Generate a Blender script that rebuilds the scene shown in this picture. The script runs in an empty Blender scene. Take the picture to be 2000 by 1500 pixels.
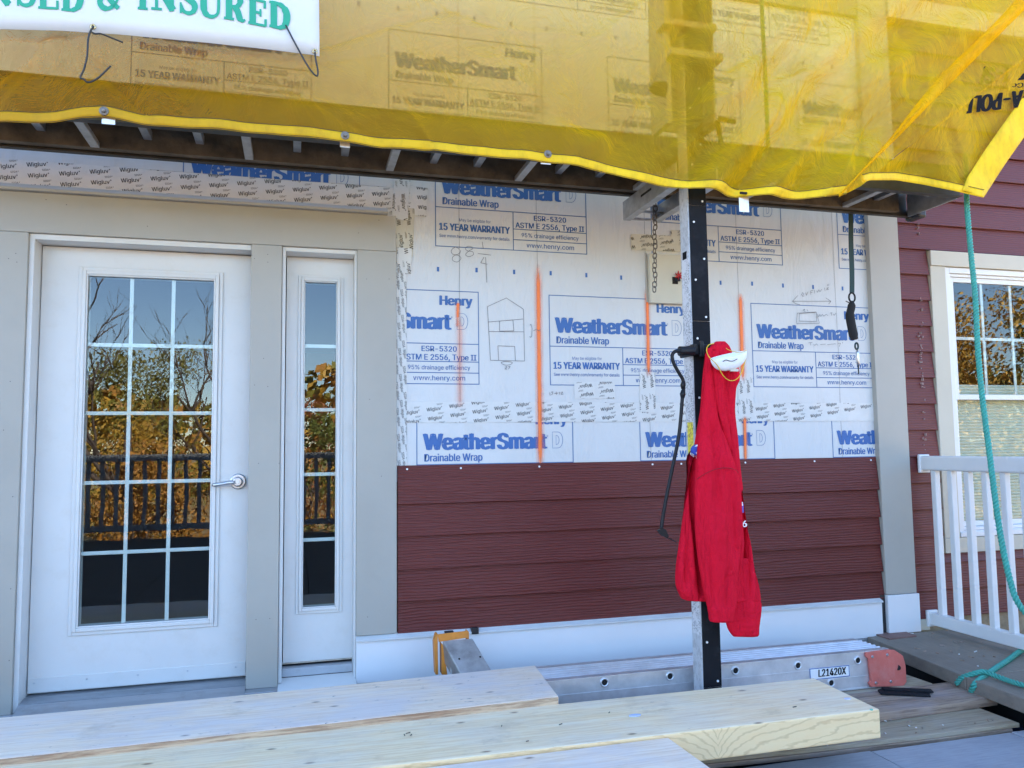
import bpy, bmesh, math, random
from mathutils import Vector, Matrix
random.seed(7)
scn = bpy.context.scene
COL = scn.collection

# ------------------------------------------------------------------ camera
YAW, PITCH, ROLL = math.radians(15.329), math.radians(4.558), math.radians(-0.72)
CAM = Vector((0.0, -3.9521, 1.0652))
FPX = 1542.575                      # focal length in pixels of a 2000 px wide frame
_f = Vector((math.sin(YAW)*math.cos(PITCH), math.cos(YAW)*math.cos(PITCH), math.sin(PITCH)))
_r = Vector((math.cos(YAW), -math.sin(YAW), 0))
_u = _r.cross(_f)
_r, _u = (math.cos(ROLL)*_r + math.sin(ROLL)*_u), (-math.sin(ROLL)*_r + math.cos(ROLL)*_u)
cam = bpy.data.cameras.new('camera')
cam.sensor_fit = 'HORIZONTAL'; cam.sensor_width = 36.0; cam.lens = FPX/2000*36.0
cam.clip_start = 0.05; cam.clip_end = 2000
cam_o = bpy.data.objects.new('camera', cam); COL.objects.link(cam_o)
M = Matrix((( _r.x, _u.x, -_f.x, CAM.x), (_r.y, _u.y, -_f.y, CAM.y), (_r.z, _u.z, -_f.z, CAM.z), (0, 0, 0, 1)))
cam_o.matrix_world = M
scn.camera = cam_o

# ------------------------------------------------------------------ sky, sun, exposure
SUN_EL, SUN_ROT = math.radians(35), math.radians(28)
wd = bpy.data.worlds.new('World'); scn.world = wd; wd.use_nodes = True
nt = wd.node_tree; bg = nt.nodes['Background']
sky = nt.nodes.new('ShaderNodeTexSky'); sky.sky_type = 'NISHITA'; sky.sun_disc = False
sky.sun_elevation = SUN_EL; sky.sun_rotation = SUN_ROT; sky.altitude = 100
sky.air_density = 0.95; sky.dust_density = 0.0; sky.ozone_density = 3.2
nt.links.new(sky.outputs[0], bg.inputs[0]); bg.inputs[1].default_value = 0.10
sl = bpy.data.lights.new('sun', 'SUN'); sl.energy = 5.0; sl.angle = math.radians(0.53); sl.color = (1, .93, .82)
sun_o = bpy.data.objects.new('sun', sl); COL.objects.link(sun_o)
sd = Vector((math.sin(SUN_ROT)*math.cos(SUN_EL), math.cos(SUN_ROT)*math.cos(SUN_EL), math.sin(SUN_EL)))
sun_o.rotation_euler = sd.to_track_quat('Z', 'Y').to_euler()
sun_o.location = (4, 10, 14)
scn.view_settings.view_transform = 'Standard'; scn.view_settings.look = 'None'
scn.view_settings.exposure = 3.04; scn.view_settings.gamma = 1.0
scn.view_settings.use_curve_mapping = False
scn.render.engine = 'CYCLES'
scn.cycles.max_bounces = 8; scn.cycles.transparent_max_bounces = 16

# ------------------------------------------------------------------ helpers
def ray(u, v): return _f + _r*((u-1000)/FPX) + _u*((750-v)/FPX)
def at(u, v, y):                    # survey: a sight line met with the vertical plane at depth y
    d = ray(u, v); return CAM + d*((y-CAM.y)/d.y)
def atz(u, v, z):
    d = ray(u, v); return CAM + d*((z-CAM.z)/d.z)
def atx(u, v, x):
    d = ray(u, v); return CAM + d*((x-CAM.x)/d.x)

def empty(name, loc, label, cat, group=None):
    o = bpy.data.objects.new(name, None); COL.objects.link(o); o.location = loc
    o.empty_display_size = .1
    o['label'] = label; o['category'] = cat
    if group: o['group'] = group
    return o
def tag(o, label=None, cat=None, group=None, kind=None):
    if label: o['label'] = label
    if cat: o['category'] = cat
    if group: o['group'] = group
    if kind: o['kind'] = kind
    return o
def wmat(o):
    m = Matrix.Translation(o.location)
    return wmat(o.parent) @ o.matrix_parent_inverse @ m if o.parent else m
def adopt(o, parent):
    if parent is not None:
        o.parent = parent; o.matrix_parent_inverse = wmat(parent).inverted()
    return o
def link_mesh(name, me, parent=None, loc=None):
    o = bpy.data.objects.new(name, me); COL.objects.link(o)
    if loc is not None: o.location = loc
    return adopt(o, parent)

class MB:
    def __init__(s): s.v = []; s.f = []; s.m = []
    def add(s, vs, fs, mi=0):
        k = len(s.v); s.v += [tuple(p) for p in vs]; s.f += [tuple(i+k for i in q) for q in fs]; s.m += [mi]*len(fs); return s
    def box(s, x0, x1, y0, y1, z0, z1, mi=0, T=None):
        vs = [Vector((x, y, z)) for z in (z0, z1) for y in (y0, y1) for x in (x0, x1)]
        if T: vs = [T @ p for p in vs]
        return s.add(vs, [(0, 2, 3, 1), (4, 5, 7, 6), (0, 1, 5, 4), (2, 6, 7, 3), (0, 4, 6, 2), (1, 3, 7, 5)], mi)
    def ring(s, x0, x1, z0, z1, w, y0, y1, mi=0):      # picture-frame ring in the wall plane, bars of width w
        s.box(x0, x0+w, y0, y1, z0, z1, mi); s.box(x1-w, x1, y0, y1, z0, z1, mi)
        s.box(x0+w, x1-w, y0, y1, z0, z0+w, mi); s.box(x0+w, x1-w, y0, y1, z1-w, z1, mi); return s
    def tube(s, pts, r, n=8, mi=0, caps=True, closed=False):
        pts = [Vector(p) for p in pts]; N = len(pts); k = len(s.v)
        rr = list(r) if isinstance(r, (list, tuple)) else [r]*N
        if len(rr) != N: rr = [rr[min(len(rr)-1, int(i*(len(rr)-1)/(N-1)+.5))] for i in range(N)]
        up = None
        for i, p in enumerate(pts):
            if closed: t = pts[(i+1) % N]-pts[i-1]
            else: t = pts[min(i+1, N-1)]-pts[max(i-1, 0)]
            t.normalize()
            if up is None:
                up = Vector((0, 0, 1)) if abs(t.z) < .9 else Vector((0, 1, 0))
            a = (up - t*up.dot(t)).normalized(); b = t.cross(a); up = a
            for j in range(n):
                an = 2*math.pi*j/n
                s.v.append(tuple(p + (a*math.cos(an)+b*math.sin(an))*rr[i]))
        for i in range(N if closed else N-1):
            for j in range(n):
                i2 = (i+1) % N
                s.f.append((k+i*n+j, k+i*n+(j+1) % n, k+i2*n+(j+1) % n, k+i2*n+j)); s.m.append(mi)
        if caps and not closed:
            s.f.append(tuple(k+j for j in reversed(range(n)))); s.m.append(mi)
            s.f.append(tuple(k+(N-1)*n+j for j in range(n))); s.m.append(mi)
        return s
    def cyl(s, p, q, r, n=16, mi=0): return s.tube([p, q], r, n, mi)
    def grid(s, fn, nu, nv, mi=0):
        vs = [fn(i/nu, j/nv) for j in range(nv+1) for i in range(nu+1)]
        fs = [(j*(nu+1)+i, j*(nu+1)+i+1, (j+1)*(nu+1)+i+1, (j+1)*(nu+1)+i) for j in range(nv) for i in range(nu)]
        return s.add(vs, fs, mi)
    def prism(s, poly, d, mi=0):      # polygon (list of Vectors) extruded by vector d
        n = len(poly); d = Vector(d)
        vs = [Vector(p) for p in poly] + [Vector(p)+d for p in poly]
        fs = [tuple(range(n)), tuple(reversed(range(n, 2*n)))] + [(i, i+n, (i+1) % n+n, (i+1) % n) for i in range(n)]
        fs = [tuple(reversed(q)) for q in fs]
        return s.add(vs, fs, mi)
    def mesh(s, name, mats, smooth=False):
        me = bpy.data.meshes.new(name); me.from_pydata([tuple(p) for p in s.v], [], s.f)
        for m in (mats if isinstance(mats, (list, tuple)) else [mats]): me.materials.append(m)
        me.polygons.foreach_set('material_index', s.m)
        if smooth: me.polygons.foreach_set('use_smooth', [True]*len(s.f))
        me.update(); return me
    def build(s, name, mats, parent=None, smooth=False, bevel=0, seg=2, subsurf=0, solid=0, fix=False):
        me = s.mesh(name, mats, smooth)
        if fix:
            bm = bmesh.new(); bm.from_mesh(me); bmesh.ops.recalc_face_normals(bm, faces=bm.faces); bm.to_mesh(me); bm.free()
        o = link_mesh(name, me, parent)
        if solid:
            md = o.modifiers.new('solid', 'SOLIDIFY'); md.thickness = solid; md.offset = 0
        if bevel:
            md = o.modifiers.new('bevel', 'BEVEL'); md.width = bevel; md.segments = seg; md.limit_method = 'ANGLE'
        if subsurf:
            md = o.modifiers.new('sub', 'SUBSURF'); md.levels = subsurf; md.render_levels = subsurf
        return o

def cr(pts, n):                      # Catmull-Rom through pts, n samples per span
    P = [Vector(p) for p in pts]; out = []
    for i in range(len(P)-1):
        a, b, c, d = P[max(i-1, 0)], P[i], P[i+1], P[min(i+2, len(P)-1)]
        for k in range(n):
            t = k/n
            out.append(.5*((2*b)+(c-a)*t+(2*a-5*b+4*c-d)*t*t+(3*b-a-3*c+d)*t*t*t))
    out.append(P[-1]); return out
def lerp_tab(tab, x):                # piecewise linear table [(x, value...)]
    if x <= tab[0][0]: return tab[0][1:]
    for a, b in zip(tab, tab[1:]):
        if x <= b[0]:
            t = (x-a[0])/(b[0]-a[0]); return tuple(p+(q-p)*t for p, q in zip(a[1:], b[1:]))
    return tab[-1][1:]

# ---- text as flat mesh
_tc = {}
import os
try:                                  # the sans font that ships inside Blender; falls back to the built-in one
    FONT = bpy.data.fonts.load(os.path.join(bpy.utils.system_resource('DATAFILES', path='fonts'), 'Inter.woff2'))
except Exception:
    FONT = None
def glyphs(body, bold=0.0, res=2):
    k = (body, bold, res)
    if k in _tc: return _tc[k]
    cu = bpy.data.curves.new('t', 'FONT'); cu.body = body; cu.resolution_u = res; cu.offset = bold
    if FONT: cu.font = FONT
    o = bpy.data.objects.new('t', cu); COL.objects.link(o)
    me = o.to_mesh(); vs = [(p.co.x, p.co.y) for p in me.vertices]; fs = [tuple(q.vertices) for q in me.polygons]
    o.to_mesh_clear(); bpy.data.objects.remove(o); bpy.data.curves.remove(cu)
    _tc[k] = (vs, fs); return _tc[k]
CAPH = max(p[1] for p in glyphs('H')[0])
def text(mb, body, fn, x0, base, width, cap, bold=.02, mi=0, shear=0, res=4):   # fn(x, z) -> 3D
    vs, fs = glyphs(body, 0.0, res)
    xa = min(p[0] for p in vs); xb = max(p[0] for p in vs); sx = width/(xb-xa); sy = cap/CAPH
    e = bold*cap/CAPH*.62                     # heavier weights: the same glyphs laid again a hair to each side
    for k, (ox, oz) in enumerate(((0, 0), (-e, 0), (e, 0), (0, e*.2), (0, -e*.2)) if e > 0 else ((0, 0),)):
        mb.add([Vector(fn(x0+(p[0]-xa)*sx+shear*p[1]*sy+ox, base+p[1]*sy+oz))+Vector((0, -.00012*k, 0)) for p in vs], fs, mi)

# ------------------------------------------------------------------ materials
def nodes(name):
    m = bpy.data.materials.new(name); m.use_nodes = True
    t = m.node_tree; return m, t, t.nodes['Principled BSDF']
def L(t, a, b): t.links.new(a, b)
def coords(t, scale=(1, 1, 1), rnd=False, loc=(0, 0, 0), rot=(0, 0, 0)):
    tc = t.nodes.new('ShaderNodeTexCoord'); mp = t.nodes.new('ShaderNodeMapping')
    mp.inputs['Scale'].default_value = scale; mp.inputs['Location'].default_value = loc; mp.inputs['Rotation'].default_value = rot
    if rnd:
        oi = t.nodes.new('ShaderNodeObjectInfo'); ad = t.nodes.new('ShaderNodeVectorMath'); ad.operation = 'MULTIPLY_ADD'
        cmb = t.nodes.new('ShaderNodeCombineXYZ')
        for i in range(3): L(t, oi.outputs['Random'], cmb.inputs[i])
        ad.inputs[1].default_value = (37, 23, 51); L(t, cmb.outputs[0], ad.inputs[0]); L(t, tc.outputs['Object'], ad.inputs[2])
        L(t, ad.outputs[0], mp.inputs[0])
    else: L(t, tc.outputs['Object'], mp.inputs[0])
    return mp.outputs[0]
def noise(t, vec, scale, detail=4, rough=.6, dist=0):
    n = t.nodes.new('ShaderNodeTexNoise'); n.inputs['Scale'].default_value = scale; n.inputs['Detail'].default_value = detail
    n.inputs['Roughness'].default_value = rough; n.inputs['Distortion'].default_value = dist
    L(t, vec, n.inputs['Vector']); return n.outputs['Fac']
def ramp(t, fac, stops):
    r = t.nodes.new('ShaderNodeValToRGB'); e = r.color_ramp.elements
    while len(e) < len(stops): e.new(.5)
    for i, (p, c) in enumerate(stops):
        e[i].position = p; e[i].color = (c, c, c, 1) if not isinstance(c, tuple) else (*c, 1)
    L(t, fac, r.inputs[0]); return r.outputs[0]
def mixc(t, fac, a, b, mode='MIX'):
    m = t.nodes.new('ShaderNodeMix'); m.data_type = 'RGBA'; m.blend_type = mode
    for s, v in ((m.inputs[0], fac), (m.inputs[6], a), (m.inputs[7], b)):
        if isinstance(v, (int, float)): s.default_value = v
        elif isinstance(v, tuple): s.default_value = (*v, 1)
        else: L(t, v, s)
    return m.outputs[2]
def bump(t, b, h, strength=.3, dist=.01):
    n = t.nodes.new('ShaderNodeBump'); n.inputs['Strength'].default_value = strength; n.inputs['Distance'].default_value = dist
    L(t, h, n.inputs['Height']); L(t, n.outputs[0], b.inputs['Normal']); return n
def math_(t, op, a, b=None, c=None):
    m = t.nodes.new('ShaderNodeMath'); m.operation = op
    for i, v in enumerate((a, b, c)):
        if v is None: continue
        if isinstance(v, (int, float)): m.inputs[i].default_value = v
        else: L(t, v, m.inputs[i])
    return m.outputs[0]
def mat(name, col, rough=.6, metal=0, var=.08, vscale=6, bmp=0, bscale=60, stretch=(1, 1, 1), rnd=True, spec=.5, dirt=0, dirtcol=(.1, .08, .06), rvar=.1):
    m, t, b = nodes(name)
    v = coords(t, stretch, rnd)
    n = noise(t, v, vscale, 5)
    c = mixc(t, ramp(t, n, [(.3, 0.), (.7, 1.)]), tuple(x*(1-var) for x in col), tuple(min(1, x*(1+var)) for x in col))
    if dirt:
        d = noise(t, coords(t, (1, 1, 1), True, (3, 1, 7)), 9, 8, .7)
        c = mixc(t, math_(t, 'MULTIPLY', ramp(t, d, [(.52, 0.), (.75, 1.)]), dirt), c, dirtcol)
    L(t, c, b.inputs['Base Color'])
    r = t.nodes.new('ShaderNodeMapRange'); r.inputs[3].default_value = max(.02, rough-rvar); r.inputs[4].default_value = min(1, rough+rvar)
    L(t, n, r.inputs[0]); L(t, r.outputs[0], b.inputs['Roughness'])
    b.inputs['Metallic'].default_value = metal; b.inputs['Specular IOR Level'].default_value = spec
    if bmp: bump(t, b, noise(t, v, bscale, 4), bmp, .004)
    return m

m_white = mat('white_paint', (.68, .67, .645), .42, var=.03, vscale=3, bmp=.04, bscale=40, dirt=.2, dirtcol=(.50, .43, .33))
m_vinyl = mat('white_vinyl', (.72, .72, .71), .35, var=.02, dirt=.12, dirtcol=(.5, .5, .46))
m_pvc = mat('white_pvc_board', (.78, .78, .78), .4, var=.02, vscale=2, bmp=.03, bscale=20, dirt=.06, dirtcol=(.5, .45, .4))
m_trim = mat('greige_trim', (.40, .375, .325), .55, var=.05, vscale=2.5, bmp=.08, bscale=45, dirt=.10, dirtcol=(.3, .27, .23))
m_cream = mat('cream_trim', (.52, .48, .385), .55, var=.04, vscale=3, bmp=.06, dirt=.1, dirtcol=(.35, .3, .22))
m_caphead = m_trim
m_alu = mat('aluminium', (.72, .73, .75), .40, metal=.7, var=.12, vscale=14, bmp=.05, bscale=80, dirt=.25, dirtcol=(.35, .35, .36))
m_alu_dull = mat('dull_aluminium', (.42, .42, .42), .5, metal=.7, var=.2, vscale=18, bmp=.1, bscale=70, dirt=.45, dirtcol=(.16, .14, .12))
m_sill = mat('aluminium_sill', (.40, .41, .43), .42, metal=.6, var=.15, vscale=9, stretch=(.4, 3, 3), bmp=.05, dirt=.4, dirtcol=(.2, .17, .14))
m_steel = mat('satin_steel', (.58, .59, .62), .36, metal=1, var=.04)
m_black = mat('black_steel', (.012, .012, .014), .42, spec=.25, var=.2, vscale=20, bmp=.1)
m_rubber = mat('black_rubber_facing', (.012, .013, .016), .75, spec=.12, var=.25, vscale=8, bmp=.15, bscale=120, dirt=.2, dirtcol=(.09, .09, .1))
m_dark = mat('dark_void', (.012, .011, .011), .9)
m_blackplastic = mat('black_plastic', (.018, .018, .02), .45, var=.2)
m_rivet = mat('white_rivet', (.8, .8, .8), .4)
m_orange = mat('orange_painted_steel', (.62, .22, .025), .5, var=.15, vscale=15, bmp=.1, dirt=.4, dirtcol=(.28, .13, .06))
m_redcap = mat('faded_red_plastic', (.56, .13, .10), .6, var=.1, vscale=12, bmp=.12, dirt=.35, dirtcol=(.62, .36, .32))
m_print = mat('blue_print', (.035, .125, .36), .5, var=.08, vscale=8)
m_print2 = mat('thin_blue_print', (.06, .15, .34), .5, var=.05)
m_ink = mat('black_print', (.012, .012, .014), .8, spec=.1)
m_pencil = mat('pencil_line', (.12, .12, .13), .6)
m_tape = mat('white_tape', (.64, .635, .61), .5, var=.04, vscale=12, bmp=.25, bscale=25)
m_tape2 = mat('tan_tape', (.57, .535, .435), .5, var=.05, vscale=12, bmp=.25, bscale=25)
m_green = mat('green_banner_ink', (.015, .34, .20), .45, var=.05)
m_banner = mat('white_banner_vinyl', (.68, .685, .69), .38, var=.02, bmp=.05, bscale=8)
m_mask = mat('white_mask_fibre', (.82, .83, .85), .8, var=.03, bmp=.15, bscale=200)
m_elastic = mat('yellow_elastic', (.75, .52, .03), .6)
m_blue = mat('blue_logo', (.03, .07, .40), .6)
m_whiteink = mat('white_logo', (.85, .85, .85), .7)
m_redfab0 = None
m_house = mat('plain_side_wall', (.20, .055, .055), .7)
m_roof = mat('roof_shingle', (.07, .065, .06), .9, bmp=.3)
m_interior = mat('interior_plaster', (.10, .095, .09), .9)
m_panel = mat('beige_block', (.56, .52, .41), .5, var=.03, bmp=.05)
m_weave = None

def m_make_wrap():
    m, t, b = nodes('white_house_wrap')
    v = coords(t)
    n = noise(t, v, 2.2, 5)
    c = mixc(t, n, (.58, .58, .57), (.65, .65, .64))
    st = noise(t, coords(t, (1, 1, 1), False, (4, 0, 2)), 5, 8, .7)
    c = mixc(t, math_(t, 'MULTIPLY', ramp(t, st, [(.58, 0.), (.8, 1.)]), .35), c, (.50, .44, .36))
    L(t, c, b.inputs['Base Color']); b.inputs['Roughness'].default_value = .42; b.inputs['Specular IOR Level'].default_value = .4
    w = noise(t, coords(t, (1.6, 1, .55)), 3.0, 5, .55, .6)
    f = noise(t, coords(t, (1, 1, 1)), 180, 2)
    h = math_(t, 'ADD', math_(t, 'MULTIPLY', w, 1.0), math_(t, 'MULTIPLY', f, .02))
    bump(t, b, h, .7, .025)
    return m
m_wrap = m_make_wrap()

def m_make_siding(name, c1, c2, wear=0):
    m, t, b = nodes(name)
    v = coords(t, (.55, 1, 9), True)                       # pressed cedar grain along the board
    d = noise(t, coords(t, (.8, 1, 2.2), True), 2.2, 3, .5)
    wv = t.nodes.new('ShaderNodeTexWave'); wv.wave_type = 'BANDS'; wv.bands_direction = 'Z'
    wv.inputs['Scale'].default_value = 7.5; wv.inputs['Distortion'].default_value = 6.5; wv.inputs['Detail'].default_value = 3
    wv.inputs['Detail Scale'].default_value = .8; wv.inputs['Detail Roughness'].default_value = .55
    L(t, coords(t, (.42, 1, 2.9), True), wv.inputs['Vector'])
    fine = noise(t, v, 16, 4, .6)
    h = math_(t, 'ADD', math_(t, 'MULTIPLY', ramp(t, wv.outputs['Fac'], [(.25, 0.), (.75, 1.)]), .75), math_(t, 'MULTIPLY', fine, .6))
    c = mixc(t, d, c1, c2)
    c = mixc(t, math_(t, 'MULTIPLY', ramp(t, h, [(.25, 1.), (.5, 0.)]), .35), c, tuple(x*.55 for x in c1))
    if wear:
        s = noise(t, coords(t, (3, 1, .5), False, (1, 2, 3)), 12, 8, .75)
        c = mixc(t, math_(t, 'MULTIPLY', ramp(t, s, [(.66, 0.), (.72, 1.)]), wear), c, (.33, .25, .24))
    L(t, c, b.inputs['Base Color']); b.inputs['Roughness'].default_value = .42; b.inputs['Specular IOR Level'].default_value = .38
    bump(t, b, h, .55 if not wear else .3, .006)
    return m
m_siding = m_make_siding('maroon_siding', (.112, .016, .012), (.145, .024, .018))
m_oldsiding = m_make_siding('weathered_maroon_siding', (.118, .022, .021), (.15, .032, .029), wear=.25)

def m_make_wood(name, c1, c2, cdark, stain=.0, staincol=(.55, .58, .66), knots=.0, rough=.6, bmp=.25, axis='X', speck=0, grain=14):
    m, t, b = nodes(name)
    sc = (.35, 6, 6) if axis == 'X' else (6, .35, 6)
    v = coords(t, sc, True)
    g = noise(t, v, grain*.25, 6, .65, .7)
    g2 = noise(t, v, grain, 4, .7, .3)
    c = mixc(t, ramp(t, g, [(.35, 0.), (.65, 1.)]), c1, c2)
    c = mixc(t, math_(t, 'MULTIPLY', ramp(t, g2, [(.42, 1.), (.55, 0.)]), .55), c, cdark)
    if knots:
        vo = t.nodes.new('ShaderNodeTexVoronoi'); vo.voronoi_dimensions = '2D'; vo.inputs['Scale'].default_value = 2.6; vo.inputs['Randomness'].default_value = 1
        L(t, coords(t, (.8, 1.7, 1) if axis == 'X' else (1.7, .8, 1), True), vo.inputs['Vector'])
        c = mixc(t, math_(t, 'MULTIPLY', ramp(t, math_(t, 'ADD', vo.outputs['Distance'], math_(t, 'MULTIPLY', g2, .03)), [(.028, 1.), (.062, .0)]), knots), c, (.20, .09, .035))
    if stain:
        s = noise(t, coords(t, (1.2, 2.2, 1), True, (5, 2, 1)), 2.6, 6, .6)
        c = mixc(t, math_(t, 'MULTIPLY', ramp(t, s, [(.42, 0.), (.62, 1.)]), stain), c, staincol)
    if speck:
        br = noise(t, coords(t, (1.5, 2.0, 1), True, (1, 7, 2)), 3.2, 7, .7)
        c = mixc(t, math_(t, 'MULTIPLY', ramp(t, br, [(.56, 0.), (.70, 1.)]), .35), c, (.50, .36, .22))
        s1 = noise(t, coords(t, (1.2, 3, 2), True, (9, 3, 4)), 13, 6, .75)
        s2 = noise(t, coords(t, (1, 2, 1), True, (2, 8, 4)), 2.4, 3)
        k = math_(t, 'MULTIPLY', ramp(t, s1, [(.615, 0.), (.67, 1.)]), ramp(t, s2, [(.42, 0.), (.58, 1.)]))
        c = mixc(t, math_(t, 'MULTIPLY', k, speck), c, (.10, .095, .10))
    L(t, c, b.inputs['Base Color']); b.inputs['Roughness'].default_value = rough; b.inputs['Specular IOR Level'].default_value = .25
    bump(t, b, g2, bmp, .003)
    return m
m_newwood = m_make_wood('new_pine', (.95, .75, .56), (.96, .80, .64), (.76, .55, .37), stain=.55, staincol=(.72, .66, .66), knots=.8, speck=1.0)
m_newwood2 = m_make_wood('yellow_pine', (.97, .74, .45), (.98, .80, .55), (.80, .55, .28), stain=.25, staincol=(.68, .66, .64), knots=.8, speck=.35)
m_greywood = m_make_wood('weathered_grey_wood', (.30, .205, .145), (.42, .31, .225), (.11, .07, .05), stain=.4, staincol=(.36, .32, .33), rough=.8, bmp=.6, speck=.3, grain=9)
m_tanwood = m_make_wood('weathered_tan_wood', (.36, .28, .18), (.44, .36, .25), (.20, .14, .08), stain=.3, staincol=(.36, .33, .30), rough=.8, bmp=.5, speck=.3, grain=10)
m_bark = m_make_wood('barky_plank_edge', (.45, .27, .16), (.78, .60, .40), (.22, .11, .06), rough=.85, bmp=.6)

def m_make_endgrain():
    m, t, b = nodes('sawn_pine_edge')
    o = at(1408, 1478, -1.38)
    xyz = t.nodes.new('ShaderNodeSeparateXYZ'); L(t, coords(t), xyz.inputs[0])
    dx = math_(t, 'ADD', math_(t, 'ABSOLUTE', math_(t, 'SUBTRACT', xyz.outputs[0], o.x+.01)), .022)
    ph = math_(t, 'SUBTRACT', math_(t, 'MULTIPLY', xyz.outputs[2], 30.0), math_(t, 'MULTIPLY', math_(t, 'LOGARITHM', dx, 2.718), 1.7))
    ph = math_(t, 'ADD', ph, math_(t, 'MULTIPLY', noise(t, coords(t, (1, 1, 3)), 7, 3), 2.2))
    ringf = math_(t, 'MULTIPLY_ADD', math_(t, 'SINE', math_(t, 'MULTIPLY', ph, 6.283)), .5, .5)
    n = noise(t, coords(t, (1, 1, 5)), 9, 5)
    c = mixc(t, n, (.96, .63, .30), (.97, .72, .40))
    c = mixc(t, math_(t, 'MULTIPLY', ramp(t, ringf, [(.74, 0.), (1.0, 1.)]), .36), c, (.50, .28, .11))
    L(t, c, b.inputs['Base Color']); b.inputs['Roughness'].default_value = .65
    bump(t, b, noise(t, coords(t, (1, 1, 1)), 90, 4), .35, .003)
    return m
m_endgrain = m_make_endgrain()

def m_make_composite(name, c1, c2, axis='X'):
    m, t, b = nodes(name)
    sc = (1.2, 14, 4) if axis == 'X' else (14, 1.2, 4)
    g = noise(t, coords(t, sc, True), 8, 4, .7)
    n = noise(t, coords(t, (1, 1, 1), True), 3, 7, .65)
    c = mixc(t, ramp(t, n, [(.3, 0.), (.7, 1.)]), c1, c2)
    c = mixc(t, math_(t, 'MULTIPLY', ramp(t, g, [(.35, 1.), (.55, 0.)]), .3), c, tuple(x*.55 for x in c1))
    L(t, c, b.inputs['Base Color']); b.inputs['Roughness'].default_value = .72
    bump(t, b, g, .6, .003); return m
m_deck = m_make_composite('grey_composite', (.29, .30, .33), (.37, .38, .41), 'X')
m_strip = m_make_composite('brown_grey_composite', (.20, .165, .13), (.29, .245, .195), 'Y')

def m_make_tarp():
    m, t, b = nodes('yellow_mesh_tarp')
    for n in [b]: t.nodes.remove(n)
    out = t.nodes['Material Output']
    v = coords(t)
    n1 = noise(t, v, 3.2, 7, .65)
    dirt = ramp(t, noise(t, coords(t, (1, 1, 1), False, (2, 5, 1)), 4.5, 8, .72), [(.50, 0.), (.74, 1.)])
    crease = ramp(t, noise(t, coords(t, (1, 1, 1), False, (7, 1, 3)), 2.2, 4, .6, 1.6), [(.485, 0.), (.5, 1.), (.515, 0.)])
    col = mixc(t, n1, (.98, .60, .006), (.99, .70, .012))
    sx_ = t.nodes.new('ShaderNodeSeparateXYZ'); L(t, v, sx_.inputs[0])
    light_grad = t.nodes.new('ShaderNodeMapRange'); light_grad.inputs[1].default_value = -.6; light_grad.inputs[2].default_value = 2.7  # stronger light towards the right end is put into colour and opacity
    L(t, math_(t, 'ADD', sx_.outputs[0], math_(t, 'MULTIPLY', noise(t, v, 1.3, 3), .9)), light_grad.inputs[0])
    col = mixc(t, light_grad.outputs[0], (.90, .40, .006), col)
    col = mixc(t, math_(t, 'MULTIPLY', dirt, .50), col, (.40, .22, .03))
    bp = t.nodes.new('ShaderNodeBump'); bp.inputs['Strength'].default_value = .9; bp.inputs['Distance'].default_value = .035
    hh = math_(t, 'ADD', noise(t, coords(t, (1.2, 1, 1)), 4.5, 5, .6, 1.0), math_(t, 'MULTIPLY', crease, .02))
    L(t, hh, bp.inputs['Height'])
    dif = t.nodes.new('ShaderNodeBsdfDiffuse'); L(t, col, dif.inputs[0]); L(t, bp.outputs[0], dif.inputs['Normal'])
    trl = t.nodes.new('ShaderNodeBsdfTranslucent'); L(t, col, trl.inputs[0]); L(t, bp.outputs[0], trl.inputs['Normal'])
    ms = t.nodes.new('ShaderNodeMixShader'); ms.inputs[0].default_value = .5; L(t, dif.outputs[0], ms.inputs[1]); L(t, trl.outputs[0], ms.inputs[2])
    gl = t.nodes.new('ShaderNodeBsdfGlossy'); gl.inputs['Roughness'].default_value = .45; L(t, bp.outputs[0], gl.inputs['Normal'])
    ms1 = t.nodes.new('ShaderNodeMixShader'); ms1.inputs[0].default_value = .015; L(t, ms.outputs[0], ms1.inputs[1]); L(t, gl.outputs[0], ms1.inputs[2])
    tr = t.nodes.new('ShaderNodeBsdfTransparent'); tr.inputs[0].default_value = (1.0, .80, .44, 1)
    ms2 = t.nodes.new('ShaderNodeMixShader')
    fac = math_(t, 'SUBTRACT', .62, math_(t, 'ADD', math_(t, 'MULTIPLY', dirt, .14), math_(t, 'MULTIPLY', light_grad.outputs[0], .17)))
    lw = t.nodes.new('ShaderNodeLayerWeight'); lw.inputs[0].default_value = .5; L(t, bp.outputs[0], lw.inputs['Normal'])
    cosv = math_(t, 'MAXIMUM', math_(t, 'SUBTRACT', 1.02, lw.outputs['Facing']), .25)
    fac = math_(t, 'POWER', math_(t, 'ADD', fac, .08), math_(t, 'DIVIDE', 1.0, cosv))
    L(t, fac, ms2.inputs[0]); L(t, ms1.outputs[0], ms2.inputs[1]); L(t, tr.outputs[0], ms2.inputs[2])
    L(t, ms2.outputs[0], out.inputs[0]); return m
m_tarp = m_make_tarp()
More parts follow.
